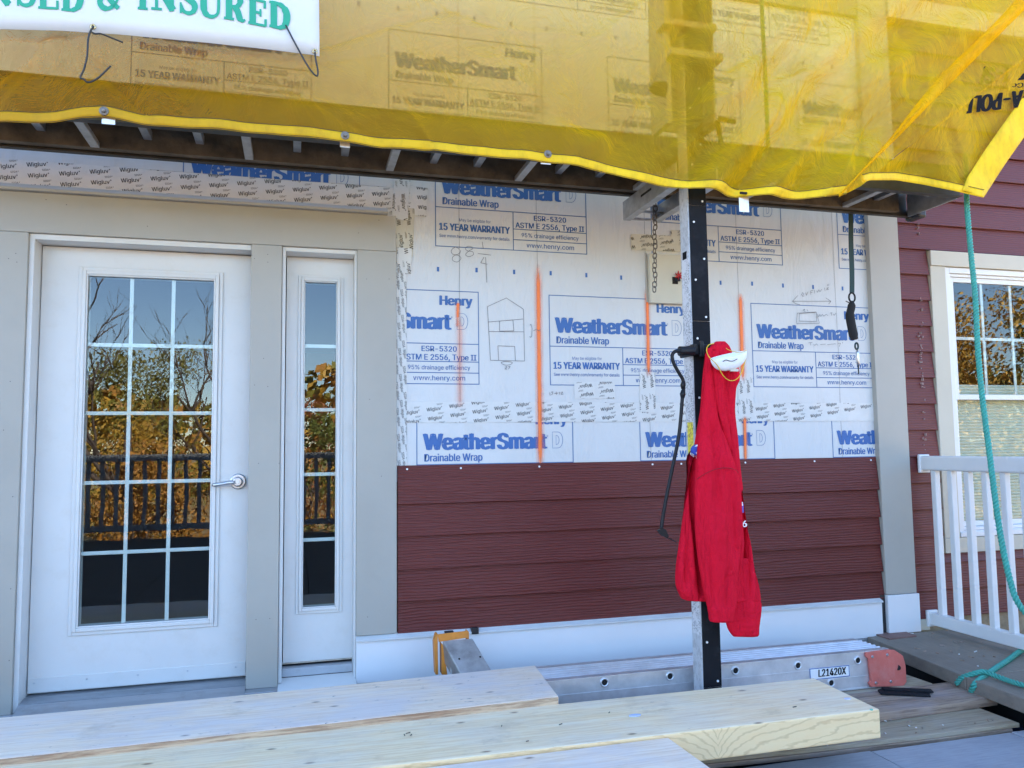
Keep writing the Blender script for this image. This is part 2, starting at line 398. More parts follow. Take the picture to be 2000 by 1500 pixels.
def m_make_hem():
    m, t, b = nodes('yellow_tarp_hem'); v = coords(t)
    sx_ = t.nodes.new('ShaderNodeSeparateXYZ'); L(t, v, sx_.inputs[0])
    fd = t.nodes.new('ShaderNodeMapRange'); fd.inputs[1].default_value = -1.0; fd.inputs[2].default_value = 1.8  # left end darker: dirt, plus the dimmer light there put into the colour
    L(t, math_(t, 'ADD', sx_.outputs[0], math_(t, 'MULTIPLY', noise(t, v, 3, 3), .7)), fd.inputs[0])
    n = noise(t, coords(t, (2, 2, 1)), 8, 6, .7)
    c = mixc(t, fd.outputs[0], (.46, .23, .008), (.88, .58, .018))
    c = mixc(t, math_(t, 'MULTIPLY', ramp(t, n, [(.45, 0.), (.7, 1.)]), .45), c, (.36, .20, .02))
    L(t, c, b.inputs['Base Color']); b.inputs['Roughness'].default_value = .6; b.inputs['Specular IOR Level'].default_value = .2
    bump(t, b, n, .4, .01); return m
m_hem = m_make_hem()
m_stitch = mat('dark_stitch', (.10, .07, .03), .8)

def m_make_glass(ior, tint=(.80, .86, .86)):
    m, t, b = nodes('window_glass'); t.nodes.remove(b); out = t.nodes['Material Output']
    fr = t.nodes.new('ShaderNodeFresnel'); fr.inputs[0].default_value = ior
    gl = t.nodes.new('ShaderNodeBsdfGlossy'); gl.inputs['Roughness'].default_value = 0.0; gl.inputs[0].default_value = (.95, .98, 1, 1)
    bp = t.nodes.new('ShaderNodeBump'); bp.inputs['Strength'].default_value = .035; bp.inputs['Distance'].default_value = .01
    L(t, noise(t, coords(t), 3.0, 2), bp.inputs['Height']); L(t, bp.outputs[0], gl.inputs['Normal'])
    tr = t.nodes.new('ShaderNodeBsdfTransparent'); tr.inputs[0].default_value = (*tint, 1)
    ms = t.nodes.new('ShaderNodeMixShader'); geo = t.nodes.new('ShaderNodeNewGeometry')          # the far face of each pane lets light through unbent
    L(t, math_(t, 'MULTIPLY', fr.outputs[0], math_(t, 'SUBTRACT', 1.0, geo.outputs['Backfacing'])), ms.inputs[0]); L(t, tr.outputs[0], ms.inputs[1]); L(t, gl.outputs[0], ms.inputs[2])
    L(t, ms.outputs[0], out.inputs[0]); return m
m_glass = m_make_glass(1.72, (.90, .95, .95))

def m_make_spray():
    m, t, b = nodes('orange_spray_paint'); out = t.nodes['Material Output']
    b.inputs['Base Color'].default_value = (1.0, .21, .035, 1); b.inputs['Roughness'].default_value = .6
    uv = t.nodes.new('ShaderNodeUVMap'); sp = t.nodes.new('ShaderNodeSeparateXYZ'); L(t, uv.outputs[0], sp.inputs[0])
    d = math_(t, 'ABSOLUTE', math_(t, 'SUBTRACT', sp.outputs[0], .5))
    e = math_(t, 'ABSOLUTE', math_(t, 'SUBTRACT', sp.outputs[1], .5))
    n = noise(t, coords(t, (1, 1, .3)), 30, 3)
    a = ramp(t, math_(t, 'ADD', d, math_(t, 'MULTIPLY', n, .12)), [(.07, .97), (.15, .78), (.26, .30), (.5, 0.)])
    a = math_(t, 'MULTIPLY', a, ramp(t, e, [(.40, 1.), (.5, 0.)]))
    L(t, a, b.inputs['Alpha']); return m
m_spray = m_make_spray()

def m_make_rope(name, c1, c2, freq):
    m, t, b = nodes(name)
    uv = t.nodes.new('ShaderNodeUVMap'); sp = t.nodes.new('ShaderNodeSeparateXYZ'); L(t, uv.outputs[0], sp.inputs[0])
    ph = math_(t, 'ADD', math_(t, 'MULTIPLY', sp.outputs[0], 2*math.pi), math_(t, 'MULTIPLY', sp.outputs[1], freq))
    s = math_(t, 'SINE', ph); s = math_(t, 'MULTIPLY_ADD', s, .5, .5)
    c = mixc(t, ramp(t, s, [(.1, 0.), (.6, 1.)]), c2, c1)
    L(t, c, b.inputs['Base Color']); b.inputs['Roughness'].default_value = .6
    return m
m_ropegreen = mat('green_polyrope', (.055, .34, .27), .55, var=.15, vscale=40, bmp=.3, bscale=300, dirt=.2, dirtcol=(.1, .2, .17))
def m_make_fleece():
    m, t, b = nodes('red_sweatshirt_fleece')
    n = noise(t, coords(t, (5, 5, 1)), 4, 4, .6)
    L(t, mixc(t, n, (.56, .008, .024), (.72, .012, .036)), b.inputs['Base Color']); b.inputs['Roughness'].default_value = .95; b.inputs['Specular IOR Level'].default_value = .04
    w1 = noise(t, coords(t, (9, 9, 1.6), False, (3, 1, 2)), 2.4, 3, .5, .8)
    w2 = noise(t, coords(t, (4, 4, 3)), 6, 3, .5, .5); w3 = noise(t, coords(t), 300, 2)
    bump(t, b, math_(t, 'ADD', math_(t, 'MULTIPLY', w1, 1.0), math_(t, 'ADD', math_(t, 'MULTIPLY', w2, .45), math_(t, 'MULTIPLY', w3, .03))), .85, .035)
    return m
m_fabric = m_make_fleece()
m_fabric_flat = mat('red_cuff_knit', (.66, .010, .030), .95, var=.10, vscale=5, bmp=.35, bscale=260, spec=.04)
m_strap = mat('dark_green_webbing', (.012, .040, .042), .7, var=.2, bmp=.3, bscale=200)
m_blackcloth = mat('black_cloth_sleeve', (.012, .012, .014), .85, var=.2, bmp=.5, bscale=90)
m_blind = mat('cream_window_shade', (.62, .58, .45), .8, var=.04)
m_rust = mat('grey_chain_steel', (.20, .175, .15), .5, metal=.6, var=.3, vscale=60)
m_label = mat('white_label', (.78, .78, .77), .4, var=.03)
def m_make_sticker(name, base, ink, sc=(60, 60, 90)):
    m, t, b = nodes(name)
    n = noise(t, coords(t, sc), 1.5, 6, .8)
    big = noise(t, coords(t, (1, 1, 1), False, (3, 3, 3)), 22, 2)
    k = math_(t, 'MULTIPLY', ramp(t, n, [(.50, 0.), (.56, 1.)]), ramp(t, big, [(.4, 0.), (.48, 1.)]))
    L(t, mixc(t, math_(t, 'MULTIPLY', k, .8), base, ink), b.inputs['Base Color']); b.inputs['Roughness'].default_value = .45; return m
m_sticker = m_make_sticker('worn_white_sticker', (.66, .66, .68), (.10, .10, .11))
m_ysticker = m_make_sticker('worn_yellow_sticker', (.80, .68, .05), (.18, .10, .04), (40, 40, 40))
m_wornalu = m_make_sticker('scuffed_aluminium', (.52, .53, .55), (.34, .34, .35), (50, 50, 25))
m_fibre = mat('dirty_brown_plywood', (.13, .095, .06), .95, var=.45, vscale=10, bmp=.9, bscale=35, dirt=.4, dirtcol=(.02, .018, .015))
m_leafcol = {}
def m_leaf(name, col):
    m, t, b = nodes(name)
    oi = t.nodes.new('ShaderNodeTexCoord')
    n = noise(t, oi.outputs['Object'], .9, 3); n2 = noise(t, oi.outputs['Object'], 9, 2)
    c = mixc(t, ramp(t, n, [(.35, 0.), (.65, 1.)]), tuple(x*.65 for x in col), col)
    c = mixc(t, ramp(t, n2, [(.4, 0.), (.7, .6)]), c, (col[0]*1.3, col[1]*1.0, col[2]*.8))
    L(t, c, b.inputs['Base Color']); b.inputs['Roughness'].default_value = .6; return m

# ================================================================== SETTING: ground and deck
mg = mat('autumn_leaf_litter', (.36, .25, .11), .9, var=.4, vscale=2, bmp=.5, bscale=8)
g = MB(); g.box(-400, 400, -600, 300, -1.9, -1.6)
tag(g.build('ground', mg), kind='structure')
DK = -.16                                                       # top of the grey deck
deck = MB().box(-7, 6, -8.2, -.04, -.75, -.235).build('deck', mat('dark_blue_membrane', (.035, .045, .09), .6))
tag(deck, kind='structure')
def piece(name, me, parent, loc): return link_mesh(name, me, parent, loc)
pm = MB().box(0, .694, -1.38, 0, -.05, 0).mesh('deck_panel', m_deck)
pm2 = pm.copy(); pm2.materials.clear(); pm2.materials.append(m_make_wood('old_brown_deck', (.13, .10, .08), (.19, .155, .125), (.06, .045, .035), rough=.85, bmp=.4))
for i in range(-9, 5):
    for j in range(5):
        o = piece('deck_panel', pm if j == 0 else pm2, deck, (.823+i*.70, -1.185-j*1.386, DK + random.uniform(-.003, .002)))
        md = o.modifiers.new('bevel', 'BEVEL'); md.width = .004; md.segments = 2

# raised composite boards under the railing, running out from the wall
def slab(name, pts, z0, z1, m, parent, bevel=.005):
    return MB().prism([Vector((x, y, z1)) for x, y in pts], (0, 0, z0-z1)).build(name, m, parent, bevel=bevel, fix=True)
kerb = MB().box(3.22, 3.95, -7.8, -.045, -.235, -.105).build('deck_edge', m_dark); tag(kerb, kind='structure')
slab('deck_board', [(3.145, -.05), (3.93, -.05), (3.93, -.835), (3.045, -.835)], -.10, -.036, m_strip, kerb)
slab('deck_board', [(3.043, -.84), (3.93, -.84), (3.93, -2.9), (2.90, -2.9)], -.102, -.038, m_strip, kerb)
slab('deck_board', [(2.90, -2.905), (3.93, -2.905), (3.93, -7.7), (2.85, -7.7)], -.102, -.038, m_strip, kerb)

# ================================================================== HOUSE
house = empty('house', (1, 0, -.2), 'maroon clapboard house with beige trim, half its wall still bare wrap', 'house')
WALLY = 0.0
XL, XR, ZT = -6.0, 8.0, 7.2
# sheathing with openings for door, sidelight, window
fw = MB()
Y0, Y1 = .004, .12
ops = [(-1.165, .30, -.10, 2.052), (3.85, 4.94, .50, 2.135)]
fw.box(XL, ops[0][0], Y0, Y1, -.6, ZT); fw.box(ops[0][1], ops[1][0], Y0, Y1, -.6, ZT); fw.box(ops[1][1], XR, Y0, Y1, -.6, ZT)
for a, b_, z0, z1 in ops:
    fw.box(a, b_, Y0, Y1, z1, ZT); fw.box(a, b_, Y0, Y1, -.6, z0)
wall = fw.build('wall', mat('osb_sheathing', (.30, .22, .13), .8, var=.3, vscale=20), house)
# the rest of the shell (closes the house and keeps the facade in its shade)
MB().box(XL, XL+.12, .12, 9, -.6, ZT).build('side_wall', m_house, house)
MB().box(XR-.12, XR, .12, 9, -.6, ZT).build('side_wall', m_house, house)
MB().box(XL, XR, 9, 9.12, -.6, ZT).build('rear_wall', m_house, house)
MB().box(XL, XR, .125, 9, -.25, -.12).build('interior_floor', m_interior, house)
MB().box(XL+.12, XR-.12, .125, 9, 2.6, 2.7).build('interior_ceiling', m_interior, house)
MB().box(-2.2, -2.1, .125, 4, -.12, 2.6).build('interior_wall', m_interior, house)
rf = MB()
rf.prism([Vector((XL-.15, -.15, ZT)), Vector((XL-.15, 9.3, ZT)), Vector((XL-.15, 4.6, ZT+2.8))], (XR-XL+.3, 0, 0))
rf.build('roof', m_roof, house, fix=True)

# ---- house wrap with its printing
wrap = MB().box(XL, -1.2, -.001, .004, -.2, ZT).box(-1.2, .32, -.001, .004, 2.07, ZT).box(.32, 3.32, -.001, .004, .90, ZT).build('house_wrap', m_wrap, house)
P_, BW, BH, BD = 1.2130, .827, .479, .415
def stamp_mesh():
    mb = MB(); F = lambda x, z: (x, 0, z)
    def line(x0, x1, z0, z1): mb.add([(x0, 0, z0), (x1, 0, z0), (x1, 0, z1), (x0, 0, z1)], [(0, 1, 2, 3)], 1)
    w = .0022; mid = .206
    line(-w, BW+w, BH-w, BH+w); line(-w, BW+w, -w, w); line(-w, w, w, BH-w); line(BW-w, BW+w, w, BH-w)
    line(w, BW-w, mid-w, mid+w); line(BD-w, BD+w, w, mid-w)
    line(BD+w, BW-w, mid-.092-w, mid-.092+w); line(BD+w, BW-w, mid-.149-w, mid-.149+w)
    text(mb, 'Henry', F, .627, BH-.073, .166, .048, .075)
    text(mb, 'WeatherSmart', F, .0375, BH-.199, .640, .080, .085)
    text(mb, 'R', F, .683, BH-.139, .008, .008, .0, 1)
    # outlined D
    def dshape(x0, z0, x1, z1, n=8):
        r = (z1-z0)/2; pts = [(x0, z0)]
        for i in range(n+1):
            a = -math.pi/2 + math.pi*i/n
            pts.append((x1-r*.62+r*.62*math.cos(a), (z0+z1)/2 + r*math.sin(a)))
        pts.append((x0, z1)); return pts
    def outline(pts, t):
        n = len(pts); cx = sum(p[0] for p in pts)/n; cz = sum(p[1] for p in pts)/n
        inn = []
        for i in range(n):
            a, b, c = Vector(pts[i-1]), Vector(pts[i]), Vector(pts[(i+1) % n])
            e1 = (b-a).normalized(); e2 = (c-b).normalized(); nn = Vector((-(e1+e2).y, (e1+e2).x))
            inn.append(b + nn.normalized()*t*1.1)
        vs = [(p[0], 0, p[1]) for p in pts] + [(p.x, 0, p.y) for p in inn]
        mb.add(vs, [(i, (i+1) % n, (i+1) % n+n, i+n) for i in range(n)], 1)
    outline(dshape(.713, BH-.199, .772, BH-.113), .0022); outline(dshape(.733, BH-.181, .752, BH-.131), .0020)
    text(mb, 'Drainable Wrap', F, .0385, BH-.257, .297, .037, .035)
    text(mb, 'May be eligible for', F, .125, mid-.070, .168, .016, .0)
    text(mb, '15 YEAR WARRANTY', F, .020, mid-.120, .375, .036, .055)
    text(mb, 'See www.henry.com/warranty for details', F, .020, mid-.158, .374, .0165, .006)
    c = (BD+BW)/2
    text(mb, 'ESR-5320', F, c-.09, mid-.040, .18, .027, .035)
    text(mb, 'ASTM E 2556, Type II', F, c-.1925, mid-.084, .385, .029, .035)
    text(mb, '95% drainage efficiency', F, c-.16, mid-.133, .32, .022, .008)
    text(mb, 'www.henry.com', F, c-.133, mid-.188, .266, .025, .012)
    return mb.mesh('printed_stamp', [m_print, m_print2])
sm = stamp_mesh()
rows = [(.685, 2.101, (-1, 0, 1, 2)), (1.293, 1.389, (-1, 0, 1)), (.585, .776, (0, 1, 2)), (.445, 2.752, (-1, 0, 1, 2)), (1.073, 3.479, (-2, -1, 0, 1))]
for x0, z0, ks in rows:
    for k in ks:
        x = x0+k*P_
        if x < .45 and x+BW > .45 and z0 < 2:                 # covered by the door trim on its left
            bm = bmesh.new(); bm.from_mesh(sm)
            bmesh.ops.bisect_plane(bm, geom=bm.verts[:]+bm.edges[:]+bm.faces[:], plane_co=(.484-x, 0, 0), plane_no=(-1, 0, 0), clear_outer=True)
            m2 = sm.copy(); bm.to_mesh(m2); bm.free(); link_mesh('printed_stamp', m2, wrap, (x, -.0022, z0))
        elif x + BW > 3.30:                                     # the sheet is cut at the corner board
            bm = bmesh.new(); bm.from_mesh(sm)
            bmesh.ops.bisect_plane(bm, geom=bm.verts[:]+bm.edges[:]+bm.faces[:], plane_co=(3.312-x, 0, 0), plane_no=(1, 0, 0), clear_outer=True)
            m2 = sm.copy(); bm.to_mesh(m2); bm.free(); link_mesh('printed_stamp', m2, wrap, (x, -.0022, z0))
        elif z0 < .8:
            bm = bmesh.new(); bm.from_mesh(sm)
            bmesh.ops.bisect_plane(bm, geom=bm.verts[:]+bm.edges[:]+bm.faces[:], plane_co=(0, 0, .92-z0), plane_no=(0, 0, -1), clear_outer=True)
            m2 = sm.copy(); bm.to_mesh(m2); bm.free(); link_mesh('printed_stamp', m2, wrap, (x, -.0022, z0))
        else:
            link_mesh('printed_stamp', sm, wrap, (x, -.0022, z0))
mk = MB().add([(-.006, 0, -.012), (.006, 0, -.012), (.006, 0, .012), (-.006, 0, .012)], [(0, 1, 2, 3)]).mesh('printed_tick', m_print)
for z in (1.983, 3.345):
    for i in range(-9, 14):
        x = .697+i*.2025
        if .5 < x < 3.28 or (z > 3 and -1.6 < x < 3.28): link_mesh('printed_tick', mk, wrap, (x, -.0022, z+random.uniform(-.004, .004)))
# stud lines snapped on the wrap, and a faint crease
def ribbon(mb, pts, w, y, mi=0):
    for a, b in zip(pts, pts[1:]):
        a = Vector(a); b = Vector(b); d = (b-a); 
        if d.length < 1e-6: continue
        n = Vector((-d.y, d.x)).normalized()*w/2
        mb.add([(a.x-n.x, y, a.y-n.y), (b.x-n.x, y, b.y-n.y), (b.x+n.x, y, b.y+n.y), (a.x+n.x, y, a.y+n.y)], [(3, 2, 1, 0)], mi)
        y -= .00002
for x, z0, z1 in ((.809, 1.20, 3.6), (1.231, 1.0, 3.6), (1.858, .98, 2.4), (2.43, .98, 3.6), (3.075, .98, 2.6)):
    mb = MB(); ribbon(mb, [(x+random.uniform(-.003, .003), z0+(z1-z0)*k/6) for k in range(7)], .0016, -.0034); mb.build('stud_line', m_pencil, wrap)
def sketch(name, strokes, w=.0022, y=-.0040):
    mb = MB()
    for s in strokes:
        p = [at(u, v, 0) for u, v in s]; pts = [(q.x, q.z) for q in p]
        ribbon(mb, [(q.x, q.y) for q in cr([Vector((a, b, 0)) for a, b in pts], 4)] if len(pts) > 6 else pts, w, y); y -= .0003
    return tag(mb.build(name, m_pencil, wrap), kind='stuff')
Zm = lambda l: [(750+x*.3, 450+y*.3) for x, y in l]; Zn = lambda l: [(1250+x*.3, 450+y*.3) for x, y in l]
sketch('pencil_sketch', [Zm(l) for l in (
    [(672, 497), (795, 441), (907, 514), (914, 851), (692, 846), (672, 497)], [(676, 597), (905, 578)], [(682, 659), (911, 661)],
    [(751, 655), (751, 591), (838, 583), (844, 654), (751, 657)], [(745, 848), (740, 752), (849, 756), (854, 851)],
    [(760, 862), (775, 874), (800, 878), (825, 872), (833, 860), (800, 854), (775, 855), (760, 862)],
    [(785, 892), (798, 886), (795, 897), (784, 903), (800, 904)], [(806, 888), (820, 886), (808, 904)],
    [(948, 620), (955, 610), (962, 640), (960, 690), (952, 698), (946, 690)], [(970, 655), (990, 645), (1005, 655), (1020, 645)])])
sketch('pencil_note', [Zm(l) for l in (
    [(490, 125), (465, 110), (438, 130), (445, 155), (485, 165), (500, 185), (475, 207), (445, 195), (450, 170), (490, 150), (497, 130)],
    [(575, 110), (545, 105), (528, 120), (545, 135), (575, 140), (580, 160), (550, 172), (530, 160), (545, 140), (578, 120)],
    [(638, 75), (645, 120)], [(610, 152), (695, 162)], [(650, 175), (628, 212), (672, 222)], [(660, 175), (668, 340)])])
sketch('pencil_note', [Zm(l) for l in (
    [(1078, 1055), (1080, 1075)], [(1100, 1052), (1088, 1052), (1098, 1062), (1088, 1072)], [(1108, 1062), (1130, 1060)], [(1119, 1050), (1120, 1072)], [(1140, 1052), (1142, 1070)], [(1150, 1054), (1162, 1052), (1150, 1068), (1166, 1066)])])
sketch('pencil_note', [Zn(l) for l in (
    [(990, 462), (1025, 425)], [(990, 462), (1010, 478), (1040, 485)], [(990, 462), (1240, 462)], [(1240, 462), (1205, 440)], [(1240, 462), (1225, 480)],
    [(1045, 425), (1055, 405), (1062, 415), (1052, 430), (1066, 428)], [(1075, 405), (1080, 425), (1090, 400)], [(1105, 395), (1108, 420)], [(1105, 397), (1122, 390)], [(1106, 408), (1118, 403)],
    [(1130, 388), (1132, 412)], [(1145, 395), (1150, 405), (1160, 388), (1166, 402), (1178, 385)], [(1195, 375), (1200, 395)], [(1208, 378), (1222, 374), (1208, 388), (1224, 386)], [(1215, 352), (1213, 364)], [(1224, 350), (1222, 362)],
    [(1012, 605), (1018, 540), (1140, 532), (1162, 606), (1012, 608)], [(1030, 592), (1032, 542), (1142, 535), (1144, 594), (1030, 592)],
    [(1055, 518), (1068, 515), (1058, 524), (1070, 530)], [(1080, 515), (1086, 528)], [(1150, 545), (1156, 565), (1164, 548), (1170, 562), (1180, 548), (1190, 560), (1205, 548), (1215, 558)], [(1230, 540), (1245, 538)], [(1238, 540), (1240, 556)], [(1250, 546), (1256, 556), (1268, 540)],
    [(1090, 733), (1115, 730)], [(1102, 732), (1104, 750)], [(1120, 742), (1130, 750), (1140, 740), (1150, 750)], [(1165, 745), (1200, 742)], [(1210, 745), (1265, 740)], [(1280, 738), (1296, 735), (1288, 758)], [(1310, 728), (1308, 738)])])

# spray paint strokes
def spray(u, v0, v1, w):
    a = at(u, v0, 0); b = at(u, v1, 0); x = (a.x+b.x)/2
    me = MB().add([(x-w/2, -.0052, b.z), (x+w/2, -.0052, b.z), (x+w/2+.004, -.0052, a.z), (x-w/2+.004, -.0052, a.z)], [(0, 1, 2, 3)]).mesh('spray_stroke', m_spray)
    uv = me.uv_layers.new(name='uv')
    for i, c in enumerate(((0, 0), (1, 0), (1, 1), (0, 1))): uv.data[i].uv = c
    return link_mesh('spray_stroke', me, wrap)
spray(1052, 515, 925, .064); spray(1264, 560, 735, .052); spray(1447, 572, 745, .062); spray(1454, 812, 902, .045); spray(893, 590, 640, .04)
faint = m_spray.copy(); faint.name = 'faint_orange_overspray'
for n_ in faint.node_tree.nodes:
    if n_.type == 'VALTORGB' and len(n_.color_ramp.elements) == 4:
        for e_ in n_.color_ramp.elements: e_.color = tuple(c*.30 for c in e_.color[:3])+(1,)
spray(897, 620, 800, .075).data.materials[0] = faint

# ---- tape
m_tapeink = mat('grey_tape_print', (.06, .06, .065), .7, spec=.2)
def tape(name, rect, mats, angle=0, lat=(.115, .0175), off=(.006, -.046), phase=(0, 0), y=-.003, thick=.0008, flip=False, size=1.0, long=False):
    """rect = (cx, cz, length, width) ; built flat in local axes then turned by angle"""
    cx, cz, ln, wd_ = rect
    tx = MB(); F = lambda x, z: (x, 0, z)
    n = int(ln/.11)+4
    for i in range(-n, n):
        for j in range(-4, 5):
            px = phase[0]+i*lat[0]*size+j*off[0]*size; pz = phase[1]+i*lat[1]*size+j*off[1]*size
            if abs(px) > ln/2+.1 or abs(pz) > wd_/2+.05: continue
            ca, sa = math.cos(.13), math.sin(.13)
            def R(x, z, px=px, pz=pz): return (px+(x*ca-z*sa), 0, pz+(x*sa+z*ca))
            if long:
                text(tx, 'SIGA-Wigluv', R, 0, 0, .092*size, .013*size, .01, res=2)
            else:
                text(tx, 'Wigluv', R, 0, 0, .072*size, .0175*size, .012, res=2)
                text(tx, '*', R, .074*size, .006*size, .006*size, .012*size, .0, res=1)
                text(tx, 'SIGA*', R, .055*size, .0255*size, .030*size, .0080*size, .0, res=2)
    me = tx.mesh('t', [m_ink]); bm = bmesh.new(); bm.from_mesh(me)
    for co, no in (((ln/2, 0, 0), (1, 0, 0)), ((-ln/2, 0, 0), (-1, 0, 0)), ((0, 0, wd_/2), (0, 0, 1)), ((0, 0, -wd_/2), (0, 0, -1))):
        bmesh.ops.bisect_plane(bm, geom=bm.verts[:]+bm.edges[:]+bm.faces[:], plane_co=co, plane_no=no, clear_outer=True)
    bm.verts.index_update()
    tv = [v.co.copy() for v in bm.verts]; tf = [[v.index for v in f.verts] for f in bm.faces]; bm.free(); bpy.data.meshes.remove(me)
    T = Matrix.Translation((cx, 0, cz)) @ Matrix.Rotation(-angle + (math.pi if flip else 0), 4, 'Y')
    mb = MB(); k = 14                                    # slightly uneven edges
    top = [(-ln/2+ln*i/k, wd_/2+random.uniform(-.0012, .0012)) for i in range(k+1)]; bot = [(-ln/2+ln*i/k, -wd_/2+random.uniform(-.0012, .0012)) for i in range(k+1)]
    def pt(p, yy): q = T @ Vector((p[0], 0, p[1])); return (q.x, yy, q.z)
    for i in range(k):
        mb.add([pt(bot[i], y), pt(bot[i+1], y), pt(top[i+1], y), pt(top[i], y)], [(0, 1, 2, 3)], 0)
    mb.add([pt(bot[0], y), pt(bot[0], 0), pt(bot[-1], 0), pt(bot[-1], y)], [(0, 1, 2, 3)], 0)
    mb.add([pt(top[0], y), pt(top[-1], y), pt(top[-1], 0), pt(top[0], 0)], [(0, 1, 2, 3)], 0)
    mb.add([pt((p.x, p.z), y-.0006) for p in tv], tf, 1)
    return mb.build(name, [mats, m_tapeink], wrap)
H = math.pi/2
tape('tape_strip', (1.915, 1.245, 2.80, .105), m_tape, 0, phase=(.01, .012), y=-.0035)
tape('tape_strip', (-.43, 2.325, 2.02, .130), m_tape, .0, phase=(.02, .0), y=-.0035, size=1.1)
tape('tape_strip', (.56, 2.33, .16, .15), m_tape, -.05, phase=(.03, .01), y=-.0045, size=1.1)
tape('tape_strip', (.508, 2.36, .27, .082), m_tape, -H-.06, phase=(.0, .0), y=-.0062, size=1.1)
tape('tape_strip', (.525, 2.165, .25, .095), m_tape2, H-.05, phase=(.03, .02), y=-.0052, size=1.1)
tape('tape_strip', (.522, 2.015, .13, .075), m_tape, H-.03, phase=(.03, .03), y=-.0070, size=1.1)
tape('tape_strip', (.508, 1.475, .99, .052), m_tape, -H, phase=(.0, .006), lat=(.13, .004), off=(.04, -.019), y=-.0058, long=True)
tape('tape_strip', (1.541, 1.362, .232, .090), m_tape, .02, phase=(.01, .01), y=-.0046, flip=True)
tape('tape_strip', (1.848, 1.355, .220, .092), m_tape, H-.03, phase=(.02, .01), y=-.0050)
tape('tape_strip', (2.452, 1.340, .250, .095), m_tape, H-.03, phase=(.01, .02), y=-.0050)
tape('tape_strip', (1.93, 2.186, .315, .090), m_tape2, .02, phase=(.02, .0), y=-.0046, flip=True)
tape('tape_strip', (2.075, 2.225, .12, .080), m_tape2, .02, phase=(.05, .01), y=-.0060, flip=True)

# ---- clapboards
def clap(x0, x1, zb, zt, m, prou=.019, back=.006):
    mb = MB(); 
    mb.add([(x0, -prou, zb), (x1, -prou, zb), (x1, -back, zt), (x0, -back, zt), (x0, -prou+.0095, zb), (x1, -prou+.0095, zb), (x1, back*.0, zt), (x0, 0, zt)],
           [(0, 1, 2, 3), (1, 0, 4, 5), (0, 3, 7, 4), (2, 1, 5, 6), (3, 2, 6, 7)])
    return mb.build('clapboard', m, wall, bevel=.0012, seg=1)
zs = [.163, .318, .472, .632, .790, .976]
for i in range(5): clap(.4865, 3.298, zs[i], zs[i+1]+.004, m_siding, .027, .0085)
nb = MB()
for u in (795, 900, 1053, 1274, 1330, 1455, 1590, 1700):
    p = at(u, 908-(u-776)*.0233, -.01); nb.cyl((p.x, -.0095, .962), (p.x, -.0135, .962), .005, 8)
nb.build('siding_nail', m_rivet, wall)
zr = [.030+.158*i for i in range(0, 26)]
for i in range(25):
    a, b = zr[i], zr[i+1]+.004
    if b < .40 or a > 2.235: segs = [(3.522, XR)]
    elif a < .40: segs = [(3.522, XR)]
    else: segs = [(3.522, 3.738), (5.06, XR)]
    if a > 3.68: continue
    for x0, x1 in segs: 
        if a < .40 < b: clap(3.522, 3.738, a, b, m_oldsiding, .027, .0085); clap(5.06, XR, a, b, m_oldsiding, .027, .0085); clap(3.7385, 5.0595, a, .398, m_oldsiding, .027, .0085); break
        if a < 2.235 < b: clap(3.522, 3.738, a, b, m_oldsiding, .027, .0085); clap(5.06, XR, a, b, m_oldsiding, .027, .0085); break
        clap(x0, x1, a, b, m_oldsiding, .027, .0085)
# old nail-hole and paint-scrape line on the weathered siding
sc = MB()
for (u, v, n) in ((1795, 455, 4), (1796, 265, 5), (1797, 590, 4), (1798, 640, 8), (1799, 690, 12), (1801, 740, 8), (1804, 800, 4), (1806, 860, 5)):
    for _ in range(n):
        p = at(u+random.gauss(0, 2.2), v+random.uniform(-22, 22), -.022); s = random.uniform(.0008, .002); l = random.uniform(.002, .008)
        sc.box(p.x-s, p.x+s, -.0285, -.010, p.z-l, p.z+l)
sc.build('paint_scrape', mat('old_paint_scrape', (.38, .28, .27), .8), wall)['kind'] = 'stuff'

# ---- trim boards
def board(name, x0, x1, z0, z1, y0=-.032, y1=.0035, m=m_trim, parent=house, bevel=.0025):
    return MB().box(x0, x1, y0, y1, z0, z1).build(name, m, parent, bevel=bevel)
board('head_casing', -1.45, .4785, 2.0525, 2.2360)
dc = MB(); dc.prism([Vector((-1.47, y, z)) for y, z in ((.003, 2.2365), (-.058, 2.2365), (-.060, 2.248), (-.030, 2.272), (.003, 2.272))], (1.905, 0, 0))
dc.build('drip_cap', m_trim, house, bevel=.0015, fix=True)
board('side_casing', -1.45, -1.1635, -.060, 2.0515); board('mullion_casing', -.2125, -.0715, -.030, 2.0515)
board('sill_block', -.2125, -.0715, -.0598, -.0305, y0=-.0915, y1=.05, m=m_sill)
board('side_casing', .2865, .4805, .1735, 2.0515)
board('corner_board', 3.302, 3.513, .186, ZT, y0=-.036)
bb = board('baseboard', .2870, 3.262, -.045, .1465, y0=-.044, y1=.003, m=m_pvc)
fl = MB(); fl.prism([Vector((.285, y, z)) for y, z in ((.003, .149), (-.056, .149), (-.056, .156), (-.022, .171), (.003, .171))], (2.977, 0, 0)); fl.build('base_flashing', mat('grey_white_flashing', (.62, .63, .62), .45), house, fix=True)
board('black_spacer', 3.264, 3.299, -.045, .185, y0=-.026, m=m_blackplastic)
board('corner_block', 3.3015, 3.522, -.035, .183, y0=-.046, m=m_pvc)
board('black_clip', .712, .756, .150, .168, y0=-.0575, y1=-.03, m=m_blackplastic); board('black_clip', .845, .882, .146, .176, y0=-.0575, y1=-.03, m=m_blackplastic)
board('ledger_flashing', -1.6, 3.26, -.16, -.0465, y0=-.050, y1=.003, m=m_sill)
board('vent_block', 3.515, 3.60, -.034, .028, y0=-.030, m=m_cream)
board('belt_board', 3.515, XR, 3.690, 3.83, y0=-.05, m=m_cream)
